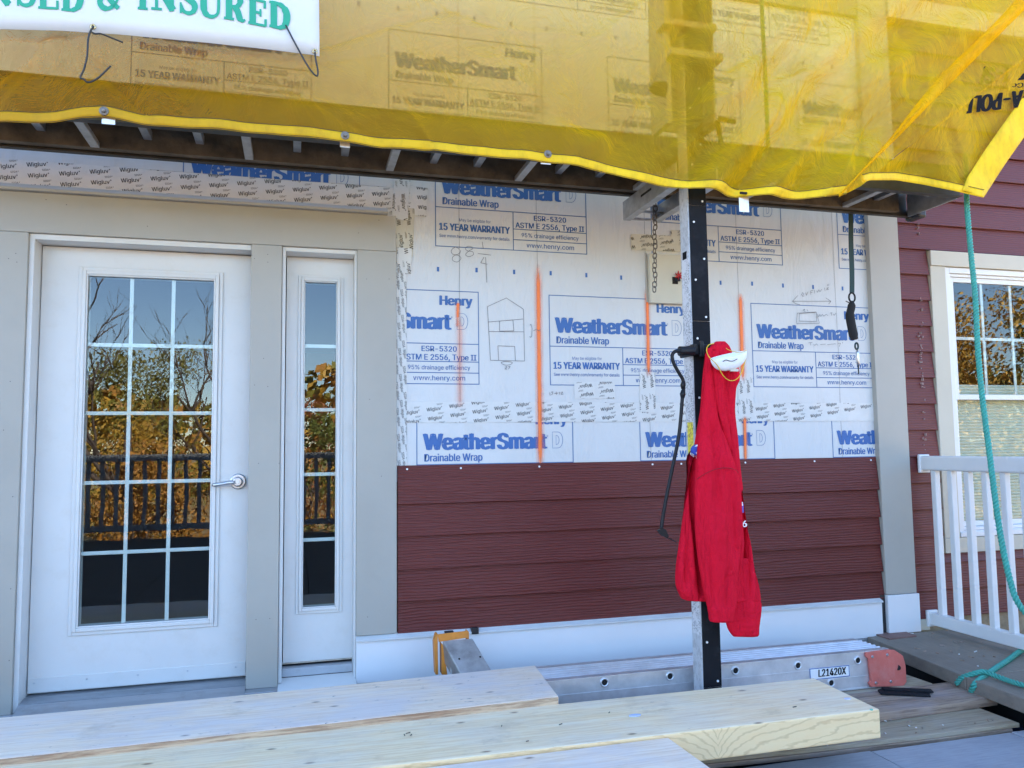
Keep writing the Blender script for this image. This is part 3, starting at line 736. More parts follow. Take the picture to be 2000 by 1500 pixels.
board('belt_board', 1.95, 3.30, 3.675, 3.90, y0=-.03, m=mat('grey_belt', (.28, .25, .2), .6))
# nail heads on the trim
nh = MB()
for u, v in ((17, 505), (90, 390), (290, 388), (31, 495), (33, 512), (20, 745), (7, 840), (130, 400), (288, 442), (497, 505), (523, 497), (523, 512), (545, 905), (505, 905), (497, 752), (523, 755), (515, 700), (500, 1210), (527, 1208), (716, 545), (760, 545), (718, 1205), (722, 780), (745, 930), (740, 430), (700, 455), (21, 1150), (25, 970), (18, 1290)):
    p = at(u, v, -.032); nh.cyl((p.x, -.0318, p.z), (p.x, -.0332, p.z), .0022, 6)
nh.build('trim_nail', m_pencil, house)

# ---- electrical block with a red wire nut on the wrap
ub = MB().box(1.866, 2.105, -.034, -.001, 1.842, 2.118).build('utility_block', m_panel, house, bevel=.004)
MB().box(2.000, 2.034, -.0352, -.030, 1.952, 1.992).build('cable_hole', m_dark, ub)
wn = MB()
for k in range(7):
    a = 2*math.pi*k/7; wn.tube([(2.035, -.040, 1.998), (2.035+.026*math.cos(a), -.052, 1.998+.026*math.sin(a))], [.007, .003], 5)
wn.build('wire_nut', mat('red_plastic', (.45, .012, .02), .45), ub)
cb = MB()
for k in range(3): cb.tube(cr([(2.018, -.03, 1.975+.006*k), (2.028+.004*k, -.055, 1.965), (2.035, -.045, 1.992)], 5), .003, 5)
cb.build('cable_end', m_blackplastic, ub, smooth=True)
board('block_flange', 1.854, 1.865, 1.85, 2.128, y0=-.008, m=m_trim, parent=house)

# ================================================================== DOOR, SIDELIGHT, WINDOW
def lite(parent, x0, x1, z0, z1, ncol, nrow, yface, frame_w, mun=.017, ygl=None):
    yg = ygl if ygl is not None else yface+.004
    # stepped moulding round the glass
    lf = MB(); w = frame_w
    lf.ring(x0-w, x1+w, z0-w, z1+w, w*.42, yface-.008, yface-.001); lf.ring(x0-w*.58, x1+w*.58, z0-w*.58, z1+w*.58, w*.40, yface-.016, yface-.001)
    lf.ring(x0-w*.18, x1+w*.18, z0-w*.18, z1+w*.18, w*.18, yface-.012, yg+.006)
    lf.build('glass_moulding', m_white, parent, bevel=.003)
    cw = (x1-x0)/ncol; ch = (z1-z0)/nrow
    pme = MB().box(0, cw-.0004, 0, .004, 0, ch-.0004).mesh('pane', m_glass)
    for i in range(ncol):
        for j in range(nrow): link_mesh('pane', pme, parent, (x0+i*cw+.0002, yg, z0+j*ch+.0002))
    for i in range(1, ncol): MB().box(x0+i*cw-mun/2, x0+i*cw+mun/2, yg+.0065, yg+.0125, z0, z1).build('muntin', m_white, parent, bevel=.001, seg=1)
    for j in range(1, nrow): MB().box(x0, x1, yg+.0060, yg+.0130, z0+j*ch-mun/2, z0+j*ch+mun/2).build('muntin', m_white, parent, bevel=.001, seg=1)

DY = .092
ds = MB()                                                # door slab, hollow at the glass
dx0, dx1, dz0, dz1 = -1.139, -.216, .0, 2.022
gx0, gx1, gz0, gz1 = -.942, -.390, .281, 1.889
ds.box(dx0, gx0, DY, DY+.044, dz0, dz1); ds.box(gx1, dx1, DY, DY+.044, dz0, dz1); ds.box(gx0, gx1, DY, DY+.044, dz0, gz0); ds.box(gx0, gx1, DY, DY+.044, gz1, dz1)
door = ds.build('door', m_white, house)
lite(door, gx0, gx1, gz0, gz1, 3, 5, DY, .042)
fr = MB(); fr.box(-1.163, -1.143, -.014, .135, -.05, 2.0515); fr.box(-.2130, -.2115, -.01, .1, 0, .01)
fr.box(-1.143, -.2145, -.014, .135, 2.027, 2.0515); fr.box(-1.143, -1.132, .137, .16, 0, 2.027)
fr.build('door_frame', m_white, house, bevel=.002)
MB().box(-1.137, -.220, DY-.006, DY-.0005, .004, .066).build('door_sweep', m_white, door, bevel=.0015)
sw = MB()
for k in range(5): sw.cyl((-1.112+k*.212, DY-.007, .045-.0), (-1.112+k*.212, DY-.0055, .045), .004, 8)
sw.build('sweep_screw', m_steel, door)
th = MB(); th.prism([Vector((-1.142, y, z)) for y, z in ((.16, -.004), (-.02, -.018), (-.085, -.040), (-.092, -.047), (-.092, -.060), (.16, -.060))], (.9285, 0, 0))
for k in range(6): th.box(-1.140, -.215, -.012+k*.014-.003, -.012+k*.014+.003, -.02, -.0135+k*.0011)
th.build('threshold', m_sill, house, fix=True)
MB().box(-1.6, .285, -.112, -.0935, -.075, -.046).build('sill_nosing', m_sill, house, bevel=.004)
# lever handle
hx, hz = -.266, .916
hm = MB(); hm.tube([(hx, DY-.0005, hz), (hx, DY-.008, hz), (hx, DY-.011, hz)], [.0375, .0375, .033], 28)
hm.tube([(hx, DY-.011, hz), (hx, DY-.034, hz)], .019, 20); hm.tube([(hx, DY-.034, hz), (hx, DY-.046, hz), (hx, DY-.049, hz)], [.0235, .0225, .018], 20)
handle = hm.build('handle', m_steel, door, smooth=False, bevel=.001)
MB().tube([(hx-.004, DY-.040, hz-.001), (hx-.035, DY-.042, hz-.003), (hx-.075, DY-.044, hz-.009), (hx-.105, DY-.042, hz-.013), (hx-.112, DY-.036, hz-.013)], [.0115, .0105, .0095, .009, .006], 12).build('lever', m_steel, door, smooth=True)
MB().tube([(hx, DY-.0495, hz), (hx, DY-.052, hz)], .0085, 14).build('lock_cylinder', m_alu, door)

sx0, sx1, sz0, sz1 = -.050, .276, .045, 2.028
qx0, qx1, qz0, qz1 = .040, .192, .303, 1.902
ss = MB(); ss.box(sx0, qx0, DY, DY+.044, sz0, sz1); ss.box(qx1, sx1, DY, DY+.044, sz0, sz1); ss.box(qx0, qx1, DY, DY+.044, sz0, qz0); ss.box(qx0, qx1, DY, DY+.044, qz1, sz1)
side = ss.build('sidelight', m_white, house)
lite(side, qx0, qx1, qz0, qz1, 1, 5, DY, .034)
sf = MB(); sf.box(-.070, -.054, -.014, .135, -.02, 2.0515); sf.box(.2765, .2860, -.018, .135, -.03, 2.0515); sf.box(-.054, .2765, -.014, .135, 2.031, 2.0515)
sf.build('sidelight_frame', m_white, house, bevel=.002)
MB().box(-.0535, .276, .05, .135, -.012, .026).build('sidelight_sill', mat('grey_sill_paint', (.42, .43, .45), .5, var=.1, dirt=.3), house, bevel=.003)
MB().box(-.0535, .276, .100, .134, .027, .044).build('dark_gap', m_dark, house)  # dark block fills the gap below the sidelight
MB().box(-.0535, .2762, DY-.004, DY+.03, .0385, .0445).build('sidelight_weatherstrip', mat('peeling_wood', (.45, .38, .30), .8, var=.3, vscale=30), house)
MB().prism([Vector((-.0705, y, z)) for y, z in ((.05, -.014), (-.07, -.030), (-.092, -.036), (-.092, -.058), (.05, -.058))], (.3560, 0, 0)).build('sidelight_apron', m_white, house, fix=True)

# window at right
wx0, wx1, wz0, wz1 = 3.855, 4.935, .492, 2.140
wt = house
board('window_head', 3.742, 5.055, 2.1425, 2.236, y0=-.040, m=m_cream); board('window_casing', 3.742, 3.8525, .490, 2.1415, m=m_cream); board('window_casing', 4.9385, 5.055, .490, 2.1415, m=m_cream); board('window_apron', 3.742, 5.055, .4005, .489, m=m_cream)
win = MB().ring(wx0, wx1, wz0, wz1, .035, -.024, .10).build('window', m_vinyl, house, bevel=.003)
MB().ring(wx0+.036, wx1-.036, wz0+.036, wz1-.036, .018, -.010, .08).build('window_stop', m_vinyl, win, bevel=.002)
MB().box(wx0+.002, wx1-.002, -.034, -.0245, wz0, wz0+.03).build('window_sill', m_vinyl, win, bevel=.003)
ux0, ux1 = wx0+.055, wx1-.055
zmeet = 1.350
us = MB().ring(ux0, ux1, zmeet-.028, wz1-.055, .030, .002, .030).build('sash', m_vinyl, win, bevel=.002)
lsx = MB().ring(ux0, ux1, wz0+.055, zmeet+.002, .030, .032, .060).build('sash', m_vinyl, win, bevel=.002)
a0, a1, b0, b1 = ux0+.030, ux1-.030, zmeet+.006, wz1-.088
nc = 4; cw = (a1-a0)/nc; chh = (b1-b0)/2
pme = MB().box(0, cw-.0004, 0, .004, 0, chh-.0004).mesh('pane', m_glass)
for i in range(nc):
    for j in range(2): link_mesh('pane', pme, win, (a0+i*cw, .010, b0+j*chh))
for i in range(1, nc): MB().box(a0+i*cw-.009, a0+i*cw+.009, .0165, .022, b0, b1).build('muntin', m_white, win)
MB().box(a0, a1, .0160, .0225, b0+chh-.009, b0+chh+.009).build('muntin', m_white, win)
MB().box(a0, a1, .040, .044, wz0+.086, zmeet-.029).build('pane', m_glass, win)
bl = MB(); n = 46; zb0, zb1 = wz0+.06, 1.42
for k in range(n):
    z = zb0+(zb1-zb0)*k/n; dz = (zb1-zb0)/n
    bl.add([(a0-.02, .080, z), (a1+.02, .080, z), (a1+.02, .0725, z+dz/2), (a0-.02, .0725, z+dz/2), (a1+.02, .080, z+dz), (a0-.02, .080, z+dz)], [(0, 1, 2, 3), (3, 2, 4, 5)])
bl.build('window_shade', m_blind, win)

# ================================================================== SCAFFOLD POLE with pump jack
PX0, PX1, PY0, PY1 = 1.700, 1.788, -.800, -.712
pole = empty('scaffold_pole', (1.744, -.756, DK), 'square aluminium scaffold pole with riveted black rubber face standing on the deck', 'scaffold pole')
MB().box(PX0, PX1, PY0+.006, PY1, -.234, 4.6).build('pole_tube', m_wornalu, pole, bevel=.003)
fc = MB()
for z0, z1 in ((-.232, .02), (.022, .555), (.557, 1.085), (1.087, 1.615), (1.617, 2.145), (2.147, 2.675), (2.677, 3.2), (3.202, 4.55)): fc.box(PX0+.004, PX1+.001, PY0, PY0+.0055, z0, z1)
fc.build('rubber_facing', m_rubber, pole, bevel=.001)
rvm = MB().tube([(0, .001, 0), (0, -.003, 0)], [.0055, .0045], 8).mesh('rivet', m_rivet)
for k in range(24):
    x = PX0+.024 if k % 2 else PX1-.018
    link_mesh('rivet', rvm, pole, (x, PY0, .045+k*.1325+(.035 if k % 2 else 0)))
MB().box(PX0-.001, PX0+.002, PY0+.012, PY1-.008, 1.13, 1.93).build('warning_sticker', m_sticker, pole)
MB().box(PX0-.0012, PX0+.002, PY0+.030, PY1-.020, 1.905, 1.940).build('dark_sticker', m_ink, pole)
MB().box(PX0-.0016, PX0+.002, PY0+.020, PY1-.018, .985, 1.165).build('yellow_sticker', m_ysticker, pole)
MB().box(PX0-.001, PX0+.002, PY0+.012, PY1-.010, .24, .46).build('warning_sticker', m_sticker, pole)
# jack: twin channel arms under the platform, cross pins
def channel(x0, x1, open_right):
    c = MB(); z0, z1 = 2.245, 2.336; ya, yb = -.805, -.205; t = .006
    xs = (x0, x0+t) if open_right else (x1-t, x1)
    c.box(xs[0], xs[1], ya, yb, z0, z1); c.box(x0, x1, ya, yb, z0-t, z0-.0003); c.box(x0, x1, ya, yb, z1-t, z1-.0003) if False else None
    o = c.build('jack_arm', m_alu_dull, pole, bevel=.0015)
    MB().box(xs[0]-.0008 if open_right else xs[1]-.0005, xs[0]+.0005 if open_right else xs[1]+.0008, -.55, -.43, 2.29, 2.302).build('arm_slot', m_dark, pole)
    return o
channel(1.640, 1.682, True); channel(1.806, 1.850, False)
pn = MB(); pn.cyl((1.646, -.262, 2.275), (1.845, -.262, 2.275), .008, 10); pn.cyl((1.646, -.222, 2.246), (1.845, -.222, 2.246), .008, 10); pn.build('arm_pin', m_alu_dull, pole)
MB().box(1.646, 1.682, -.2045, -.199, 2.24, 2.336).build('arm_cap', m_alu_dull, pole); MB().box(1.806, 1.844, -.2045, -.199, 2.24, 2.336).build('arm_cap', m_alu_dull, pole)
jk = MB(); jk.box(1.612, 1.640, -.79, -.62, 2.52, 3.6); jk.box(1.640, 1.852, -.710, -.690, 2.52, 3.6); jk.box(1.852, 1.862, -.79, -.62, 2.52, 3.6)
jk.build('jack_body', m_alu_dull, pole, bevel=.004)
fl2 = MB()
def bar(u0, v0, u1, v1, y, hh, dd):
    a = at(u0, v0, y); b = at(u1, v1, y); fl2.box(min(a.x, b.x), max(a.x, b.x), y-dd, y+dd, (a.z+b.z)/2-hh, (a.z+b.z)/2+hh)
bar(1288, 54, 1390, 58, -.79, .016, .045); bar(1300, 112, 1402, 117, -.79, .018, .05)
fl2.build('jack_clamp', m_alu_dull, pole, bevel=.005)
ck = MB(); ck.tube([at(1392, 305, -.80), at(1412, 300, -.80), at(1401, 236, -.80), at(1404, 232, -.80), at(1436, 238, -.80)], .011, 10); ck.build('crank_handle', m_black, pole, smooth=True)
kn = MB(); a = at(1278, 172, -.78); kn.tube([a + Vector((0.05, 0, 0)), a, a+Vector((-.02, 0, -.01))], [.034, .03, .012], 12); kn.build('jack_knob', m_black, pole, smooth=True)

# ================================================================== PLATFORM overhead
plat = empty('scaffold_platform', (1, -.49, 2.34), 'aluminium scaffold walk plank with dirty brown underside carried overhead on the jack arms', 'platform')
FY, BY, PZ0, PZ1 = -.690, -.282, 2.340, 2.500
XE = 3.345
m_raildark = mat('dirty_shaded_aluminium', (.06, .055, .05), .55, metal=.5, var=.3, vscale=14, dirt=.4, dirtcol=(.05, .045, .04))  # besides dirt, the metal is coloured dark for its shade behind the tarp
def rail(y0, y1):
    r = MB(); ym = (y0+y1)/2
    r.box(-2.2, XE, ym-.002, ym+.002, PZ0+.006, PZ1-.006); r.box(-2.2, XE, y0, y1, PZ0, PZ0+.0058); r.box(-2.2, XE, y0, y1, PZ1-.0058, PZ1)
    return r.build('side_rail', m_raildark, plat)
rail(FY, FY+.040); rail(BY-.030, BY)
MB().box(-2.2, XE-.03, FY+.045, BY-.034, PZ1-.022, PZ1-.008).build('walk_surface', m_fibre, plat)
MB().box(-2.2, XE-.10, BY-.070, BY-.0315, PZ0+.012, PZ1-.03).build('inner_board', m_fibre, plat)
for k, x in enumerate((-1.45, -.83, -.21, .41, 1.03, 1.65, 2.27, 2.89)):
    MB().box(x-.018, x+.018, FY+.0405, BY-.0705, PZ0+.010, PZ0+.034).build('cross_bar', m_alu_dull, plat, bevel=.003)
    for dx in (-.205, .205):
        MB().box(x+dx-.017, x+dx+.017, FY+.0405, BY-.0705, PZ0+.062, PZ0+.10).build('rung', m_alu_dull, plat, bevel=.003)
MB().box(XE-.008, XE+.004, FY+.0405, BY-.0305, PZ0-.002, PZ1-.03).build('end_plate', m_alu_dull, plat)
MB().box(XE+.0045, XE+.06, BY-.10, BY+.01, PZ0-.02, PZ0+.045).build('end_cap', m_blackplastic, plat, bevel=.012)
bt = MB(); p = at(1793, 382, -.5); bt.tube([(XE-.03, -.47, PZ0+.075), (XE-.0085, -.47, PZ0+.075)], .012, 8); bt.build('bolt', m_steel, plat)

# ================================================================== TARP
TY = -.865
bot_px = [(-140, 243), (0, 239), (110, 238), (160, 229), (206, 227), (280, 242), (450, 255), (670, 280), (870, 297), (1070, 316), (1130, 322), (1250, 352), (1350, 372), (1452, 384), (1520, 389), (1600, 390), (1636, 386)]
dia_px = [(1636, 386), (1660, 374), (1700, 345), (1760, 298), (1820, 252), (1880, 206), (1940, 160), (2000, 112), (2080, 45)]
B = [at(u, v, TY) for u, v in bot_px]; D = [at(u, v, TY) for u, v in dia_px]
edge_tab = [(p.x, p.z) for p in B] + [(p.x, p.z) for p in D[1:]]
ZTOP = 3.42
def tarp_y(x, z):
    h = max(0, z-2.35)
    y = TY + .010*math.sin(x*3.1+z*2.0) + .007*math.sin(x*7.3-z*4.1+1.3) + .012*math.sin(x*1.3+.6)*min(1, h)
    y += .020*math.exp(-((z-2.46)/.06)**2)*(1 if x < 1.4 else .3)      # drawn in along the platform rail
    d = (x-2.55)*.55+(z-2.45)                                            # diagonal folds towards the lifted corner
    if x > 1.7:
        k = min(1, (x-1.7)/.7)
        y += k*(.030*math.sin(9*d+.4)*math.exp(-((d-.15)/.6)**2) - .03*k*math.exp(-((z-edge_tab_z(x))/.12)**2))
    y += .009*math.sin(14*x+3*math.sin(5*z))*math.sin(6*z+2*x) + .005*math.sin(31*x-9*z)*math.sin(11*z+x*5)
    if x > 1.3:                                                          # long slanting pleats pulled towards the clip
        q = (x-1.9)*.8-(z-2.33); y += .036*min(1, (x-1.3)/.4)*math.sin(q*19+2*math.sin(x*3))*math.exp(-(q/.45)**2)
    y += crease_y(x, z)
    y -= .018*math.exp(-((x-1.90)/.16)**2)*math.exp(-((z-2.35)/.3)**2)
    return y
_cr = random.Random(21); CREASES = []
for _ in range(70):
    right = _cr.random() < .55
    cx_ = _cr.uniform(1.3, 3.2) if right else _cr.uniform(-1.4, 1.6); cz_ = _cr.uniform(2.3, 3.0)
    an = _cr.gauss(.75, .3) if right else _cr.choice((_cr.gauss(1.3, .35), _cr.gauss(.2, .4), _cr.gauss(2.4, .3)))
    CREASES.append((cx_, cz_, math.cos(an), math.sin(an), _cr.uniform(.12, .45), _cr.uniform(-.022, .024), _cr.uniform(.012, .028)))
def crease_y(x, z):
    y = 0
    for a, b, c, s_, ln, h_, w_ in CREASES:
        dx_, dz_ = x-a, z-b
        if dx_*dx_+dz_*dz_ > 4*ln*ln: continue
        al = dx_*c+dz_*s_; d_ = abs(-dx_*s_+dz_*c)
        y += h_*math.exp(-d_/w_)*math.exp(-(al/ln)**2)
    return y
def edge_tab_z(x): return lerp_tab(edge_tab, x)[0]
X0, X1 = edge_tab[0][0], edge_tab[-1][0]
tarp = empty('tarp', (1, TY, 2.3), 'large translucent yellow tarp hung along the scaffold, its corner lifted by the wind', 'tarp')
def tarp_pt(x, t):
    zb = edge_tab_z(x); z = zb+(ZTOP-zb)*t; return Vector((x, tarp_y(x, z), z))
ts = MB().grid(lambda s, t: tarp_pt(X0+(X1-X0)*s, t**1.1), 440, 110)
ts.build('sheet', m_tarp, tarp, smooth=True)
# the lifted corner: the sheet turns back under itself along the diagonal
out_px = [(1636, 386), (1664, 362), (1700, 352), (1750, 352), (1800, 360), (1860, 372), (1921, 386), (1960, 325), (2000, 268), (2080, 160)]
def poly_at(pts, s):
    L_ = [0]
    for a, b in zip(pts, pts[1:]): L_.append(L_[-1]+math.dist(a, b))
    q = s*L_[-1]
    for i in range(len(pts)-1):
        if q <= L_[i+1]+1e-9:
            t = (q-L_[i])/(L_[i+1]-L_[i]); return (pts[i][0]+(pts[i+1][0]-pts[i][0])*t, pts[i][1]+(pts[i+1][1]-pts[i][1])*t)
    return pts[-1]
def flap_pt(s, t):
    a = poly_at(dia_px, s); b = poly_at(out_px, s)
    pa = at(a[0], a[1], TY); ya = tarp_y(pa.x, pa.z)
    u = a[0]+(b[0]-a[0])*t; v = a[1]+(b[1]-a[1])*t
    y = ya+.004+.055*math.sin(min(1, t*1.6)*math.pi/2)*min(1, s*4) + .010*math.sin(t*9+s*14)*t
    return at(u, v, y)
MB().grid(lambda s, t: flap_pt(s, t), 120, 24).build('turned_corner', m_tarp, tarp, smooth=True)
def pleat(path, w0, w1, nx, ny, bulge, wob):                 # doubled cloth where the sheet is gathered
    def f(s, t):
        a = poly_at(path, s); w = w0+(w1-w0)*s + wob*math.sin(s*9+nx*5)
        u, v = a[0]+nx*w*t, a[1]+ny*w*t; p = at(u, v, TY); y = tarp_y(p.x, p.z)
        return at(u, v, y-.006-bulge*math.sin(math.pi*min(1, t*1.05))**.8-.004*math.sin(s*30+t*5))
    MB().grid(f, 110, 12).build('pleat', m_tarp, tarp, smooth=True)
pleat([(1640, 384), (1690, 330), (1760, 262), (1830, 190), (1900, 120), (1990, 30), (2040, -20)], 5, 34, -.6, -.8, .034, 5)
hm = MB()
Xh = edge_tab[len(bot_px)-1][0]
def hem_pt(x, t, off): 
    zb = edge_tab_z(x); z = zb-.002+(.040)*t; p = Vector((x, tarp_y(x, z)-off, z)); return p
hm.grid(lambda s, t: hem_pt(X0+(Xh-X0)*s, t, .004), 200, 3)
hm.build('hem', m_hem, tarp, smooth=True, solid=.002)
st = MB(); st.tube([hem_pt(X0+(Xh-X0)*k/160, 1.0, .0055) for k in range(161)], .0016, 4); st.tube([hem_pt(X0+(Xh-X0)*k/160, .06, .0060) for k in range(161)], .0011, 4)
st.build('stitching', m_stitch, tarp)
def flap_hem(s, t, wpx, nx, ny):
    a = poly_at(dia_px, s); b = poly_at(out_px, s); p = flap_pt(s, 1.0)
    return at(b[0]+nx*wpx*t, b[1]+ny*wpx*t, p.y-.030)
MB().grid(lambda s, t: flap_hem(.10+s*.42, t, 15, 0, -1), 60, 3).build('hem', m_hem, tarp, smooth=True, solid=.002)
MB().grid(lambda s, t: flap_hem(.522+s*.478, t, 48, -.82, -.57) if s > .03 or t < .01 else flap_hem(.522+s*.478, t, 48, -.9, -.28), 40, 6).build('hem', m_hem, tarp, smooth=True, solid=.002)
MB().tube([flap_hem(.10+.42*k/60, 1, 15, 0, -1)+Vector((0, -.003, 0)) for k in range(61)], .0014, 4).build('stitching', m_stitch, tarp)
# grommet bolts and clips along the hem
for u, v in ((203, 217), (674, 265), (1070, 301)):
    p = at(u, v, TY); y = tarp_y(p.x, p.z)-.006
    q = at(u, v, y)
    b_ = MB(); b_.tube([q+Vector((0, .004, 0)), q+Vector((0, -.003, 0)), q+Vector((0, -.0045, 0))], [.0165, .0165, .012], 16); b_.tube([q+Vector((0, -.004, 0)), q+Vector((0, -.012, 0)), q+Vector((0, -.014, 0))], [.0085, .008, .004], 8)
    b_.build('grommet_bolt', m_rust, tarp, smooth=False)
for u0, v0, u1, v1 in ((199, 229, 225, 243), (664, 276, 683, 288), (1056, 312, 1076, 321), (1443, 386, 1463, 414)):
    a = at(u0, v0, TY+.012); b = at(u1, v1, TY+.012)
    MB().box(a.x, b.x, a.y-.002, a.y+.002, min(a.z, b.z)-.002, max(a.z, b.z)+.004).build('clip_tab', m_alu, tarp, bevel=.0008)
for u, v in ((1452, 377),):
    q = at(u, v, TY-.014); MB().tube([q+Vector((-.016, 0, 0)), q+Vector((.016, 0, 0))], .006, 8).build('clip_pin', m_black, tarp)
# upside-down printing on the turned corner
tx = MB()
def flap_text(body, u0, u1, v, cap_px, bold, shear=0):
    ang = -.16
    def F(x, z):          # x to the left, z downwards: the print hangs upside down
        u = u1-x; vv = v + z + (u1-u)*(-math.tan(ang))*0 - (u-1950)*.12
        s0 = at(u, vv, TY-.012); return s0
    text(tx, body, F, 0, 0, u1-u0, cap_px, bold, 0, shear)
flap_text('UM-A-POLE', 1886, 2062, 182, 32, .07, .12); flap_text('ole Corporation', 1900, 2030, 167, 9, .05, .1); flap_text('LI-T-I-S/', 1918, 2050, 131, 30, .07, .12); flap_text('Alumin', 1972, 2040, 116, 8, .04)
tx.build('upside_down_print', m_ink, tarp)
# top rail that carries the tarp
gr = empty('guard_rail', (1, -.84, 3.4), 'aluminium guard rail carrying the top edge of the yellow tarp', 'rail')
MB().box(-2.2, 3.9, -.86, -.80, 3.40, 3.46).build('rail_tube', m_alu, gr, bevel=.004)
MB().box(1.69, 1.80, -.80, -.70, 3.39, 3.47).build('rail_bracket', m_alu_dull, gr)

# ================================================================== BANNER on the tarp
ban = empty('banner', (-.2, -.9, 2.75), 'white vinyl banner with green slab lettering tied to the yellow tarp', 'banner')
BYY = -.915
def ban_pt(u, v):                          # banner surface, slightly bowed
    p = at(u, v, BYY); p.y = BYY + .008*math.sin(p.x*5) ; return at(u, v, p.y)
bot = lambda u: lerp_tab([(-400, 60), (0, 57), (120, 60), (240, 68), (400, 83), (520, 96), (610, 107), (624, 110)], u)[0]
MB().grid(lambda s, t: ban_pt(-400+(1024-5*t)*s, bot(-400+1024*s)+(-420-bot(-400+1024*s))*t), 60, 16).build('sheet', m_banner, ban, smooth=True, solid=.0015)
# slab lettering drawn as strokes
lt = MB(); _k = [0]
def G(u, v):
    p = ban_pt(u, v); p.y -= .0025+_k[0]*.00004; return p
def stroke(pts, w, n=0):
    _k[0] += 1; P = [Vector((a, b, 0)) for a, b in pts]
    if n: P = cr(P, n)
    ww = w if isinstance(w, list) else None
    vs = []; N = len(P)
    for i, p in enumerate(P):
        t = P[min(i+1, N-1)]-P[max(i-1, 0)]; t.normalize(); nn = Vector((-t.y, t.x, 0))
        hw = (ww[min(len(ww)-1, int(i/(N-1)*(len(ww)-1)+.5))] if ww else w)/2
        vs += [G(p.x-nn.x*hw, p.y-nn.y*hw), G(p.x+nn.x*hw, p.y+nn.y*hw)]
    lt.add(vs, [(2*i, 2*i+1, 2*i+3, 2*i+2) for i in range(N-1)])
def letter(ch, u, v, w, h, sk):           # u,v = bottom-left ; sk = downhill slope of the line
    X = lambda x, y: (u+x*w, v+x*w*sk-y*h)
    S = 12; s = 5
    def serif(x, y, l=.30): stroke([X(x-l/2, y), X(x+l/2, y)], s)
    if ch == 'I': stroke([X(.5, .04), X(.5, .96)], S+1); serif(.5, .05, .75); serif(.5, .95, .75)
    if ch == 'N':
        stroke([X(.2, .04), X(.2, .96)], 6); stroke([X(.82, .02), X(.82, .96)], 6); stroke([X(.14, .95), X(.84, .06)], S+2); serif(.2, .05, .42); serif(.14, .95, .3); serif(.82, .95, .42)
    if ch == 'S':
        stroke([X(.86, .72), X(.74, .90), X(.5, .95), X(.26, .88), X(.20, .72), X(.34, .57), X(.6, .46), X(.80, .33), X(.78, .15), X(.55, .05), (X(.28, .09)), X(.14, .28)], [6, 7, 8, 10, 12, 13, 13, 12, 10, 8, 7, 6], 4)
        stroke([X(.87, .98), X(.87, .66)], 4); stroke([X(.13, .02), X(.13, .36)], 4)
    if ch == 'E':
        stroke([X(.28, .03), X(.28, .97)], S+1); stroke([X(.05, .95), X(.90, .95)], s); stroke([X(.05, .05), X(.94, .05)], s); stroke([X(.28, .5), X(.68, .5)], s)
        stroke([X(.90, .98), X(.90, .70)], 5); stroke([X(.94, .02), X(.94, .30)], 5); stroke([X(.68, .36), X(.68, .64)], 4)
    if ch == 'D':
        stroke([X(.26, .03), X(.26, .97)], S+1); stroke([X(.05, .95), X(.40, .95), X(.66, .88), X(.84, .68), X(.86, .45), X(.78, .2), X(.58, .07), X(.36, .05), X(.05, .05)], [5, 6, 9, 13, 14, 13, 9, 6, 5], 4)
    if ch == 'U':
        stroke([X(.24, .97), X(.24, .35), X(.32, .12), X(.54, .04), X(.76, .14), X(.82, .36), X(.82, .97)], [S+1, S+1, 11, 8, 6, 6, 6], 4); serif(.24, .95, .45); serif(.82, .95, .36)
    if ch == 'R':
        stroke([X(.26, .03), X(.26, .97)], S+1); stroke([X(.05, .95), X(.45, .95), X(.70, .87), X(.76, .72), X(.68, .56), X(.45, .49), X(.26, .49)], [5, 6, 10, 12, 10, 6, 5], 4)
        stroke([X(.50, .49), X(.64, .35), X(.74, .12), X(.86, .05), X(.98, .10)], [10, 12, 12, 8, 4], 4); serif(.26, .05, .45)
    if ch == '&':
        stroke([X(.98, .50), X(.80, .22), X(.52, .04), (X(.22, .06)), X(.08, .26), X(.24, .46), X(.52, .62), X(.58, .82), X(.44, .95), X(.28, .84), X(.32, .64), X(.58, .32), X(.94, .05)], [5, 5, 8, 11, 11, 9, 8, 8, 6, 9, 10, 11, 9], 4); serif(.92, .50, .28)
for ch, u, v, w, h, sk in (('N', -32, 11, 58, 62, .04), ('S', 30, 13, 42, 62, .05), ('E', 73, 18, 42, 62, .06), ('D', 118, 22, 46, 62, .07), ('&', 192, 18, 42, 56, .05),
                           ('I', 266, 19, 26, 62, .1), ('N', 296, 20, 50, 62, .1), ('S', 348, 27, 40, 62, .12), ('U', 386, 32, 50, 58, .14), ('R', 436, 38, 44, 56, .16), ('E', 483, 47, 38, 52, .20), ('D', 524, 53, 42, 52, .22)):
    letter(ch, u, v, w, h, sk)
lt.build('lettering', m_green, ban)
for u, v in ((182, 53), (615, 101)):
    q = ban_pt(u, v)+Vector((0, -.003, 0)); gm = MB()
    gm.tube([q+Vector((.0075*math.cos(a*math.pi/8), 0, .0075*math.sin(a*math.pi/8))) for a in range(16)], .0035, 6, closed=True); gm.build('grommet', mat('brass_grommet', (.55, .45, .25), .3, metal=1), ban, smooth=True)
def cord(pts, r, y, label):
    c = MB().tube(cr([at(u, v, y) for u, v in pts], 6), r, 7).build('zip_tie', m_blackplastic, None, smooth=True); return tag(c, label, 'zip tie', 'black ties on the banner')
cord([(183, 52), (176, 62), (172, 78), (170, 110), (164, 135), (157, 151), (164, 155), (173, 161), (192, 152), (216, 129)], .0034, BYY-.014, 'black zip tie looped down from the banner grommet beside the ampersand')
cord([(178, 62), (186, 66), (197, 66), (218, 74), (240, 83)], .003, BYY-.012, 'short black tie tail poking right from under the banner edge')
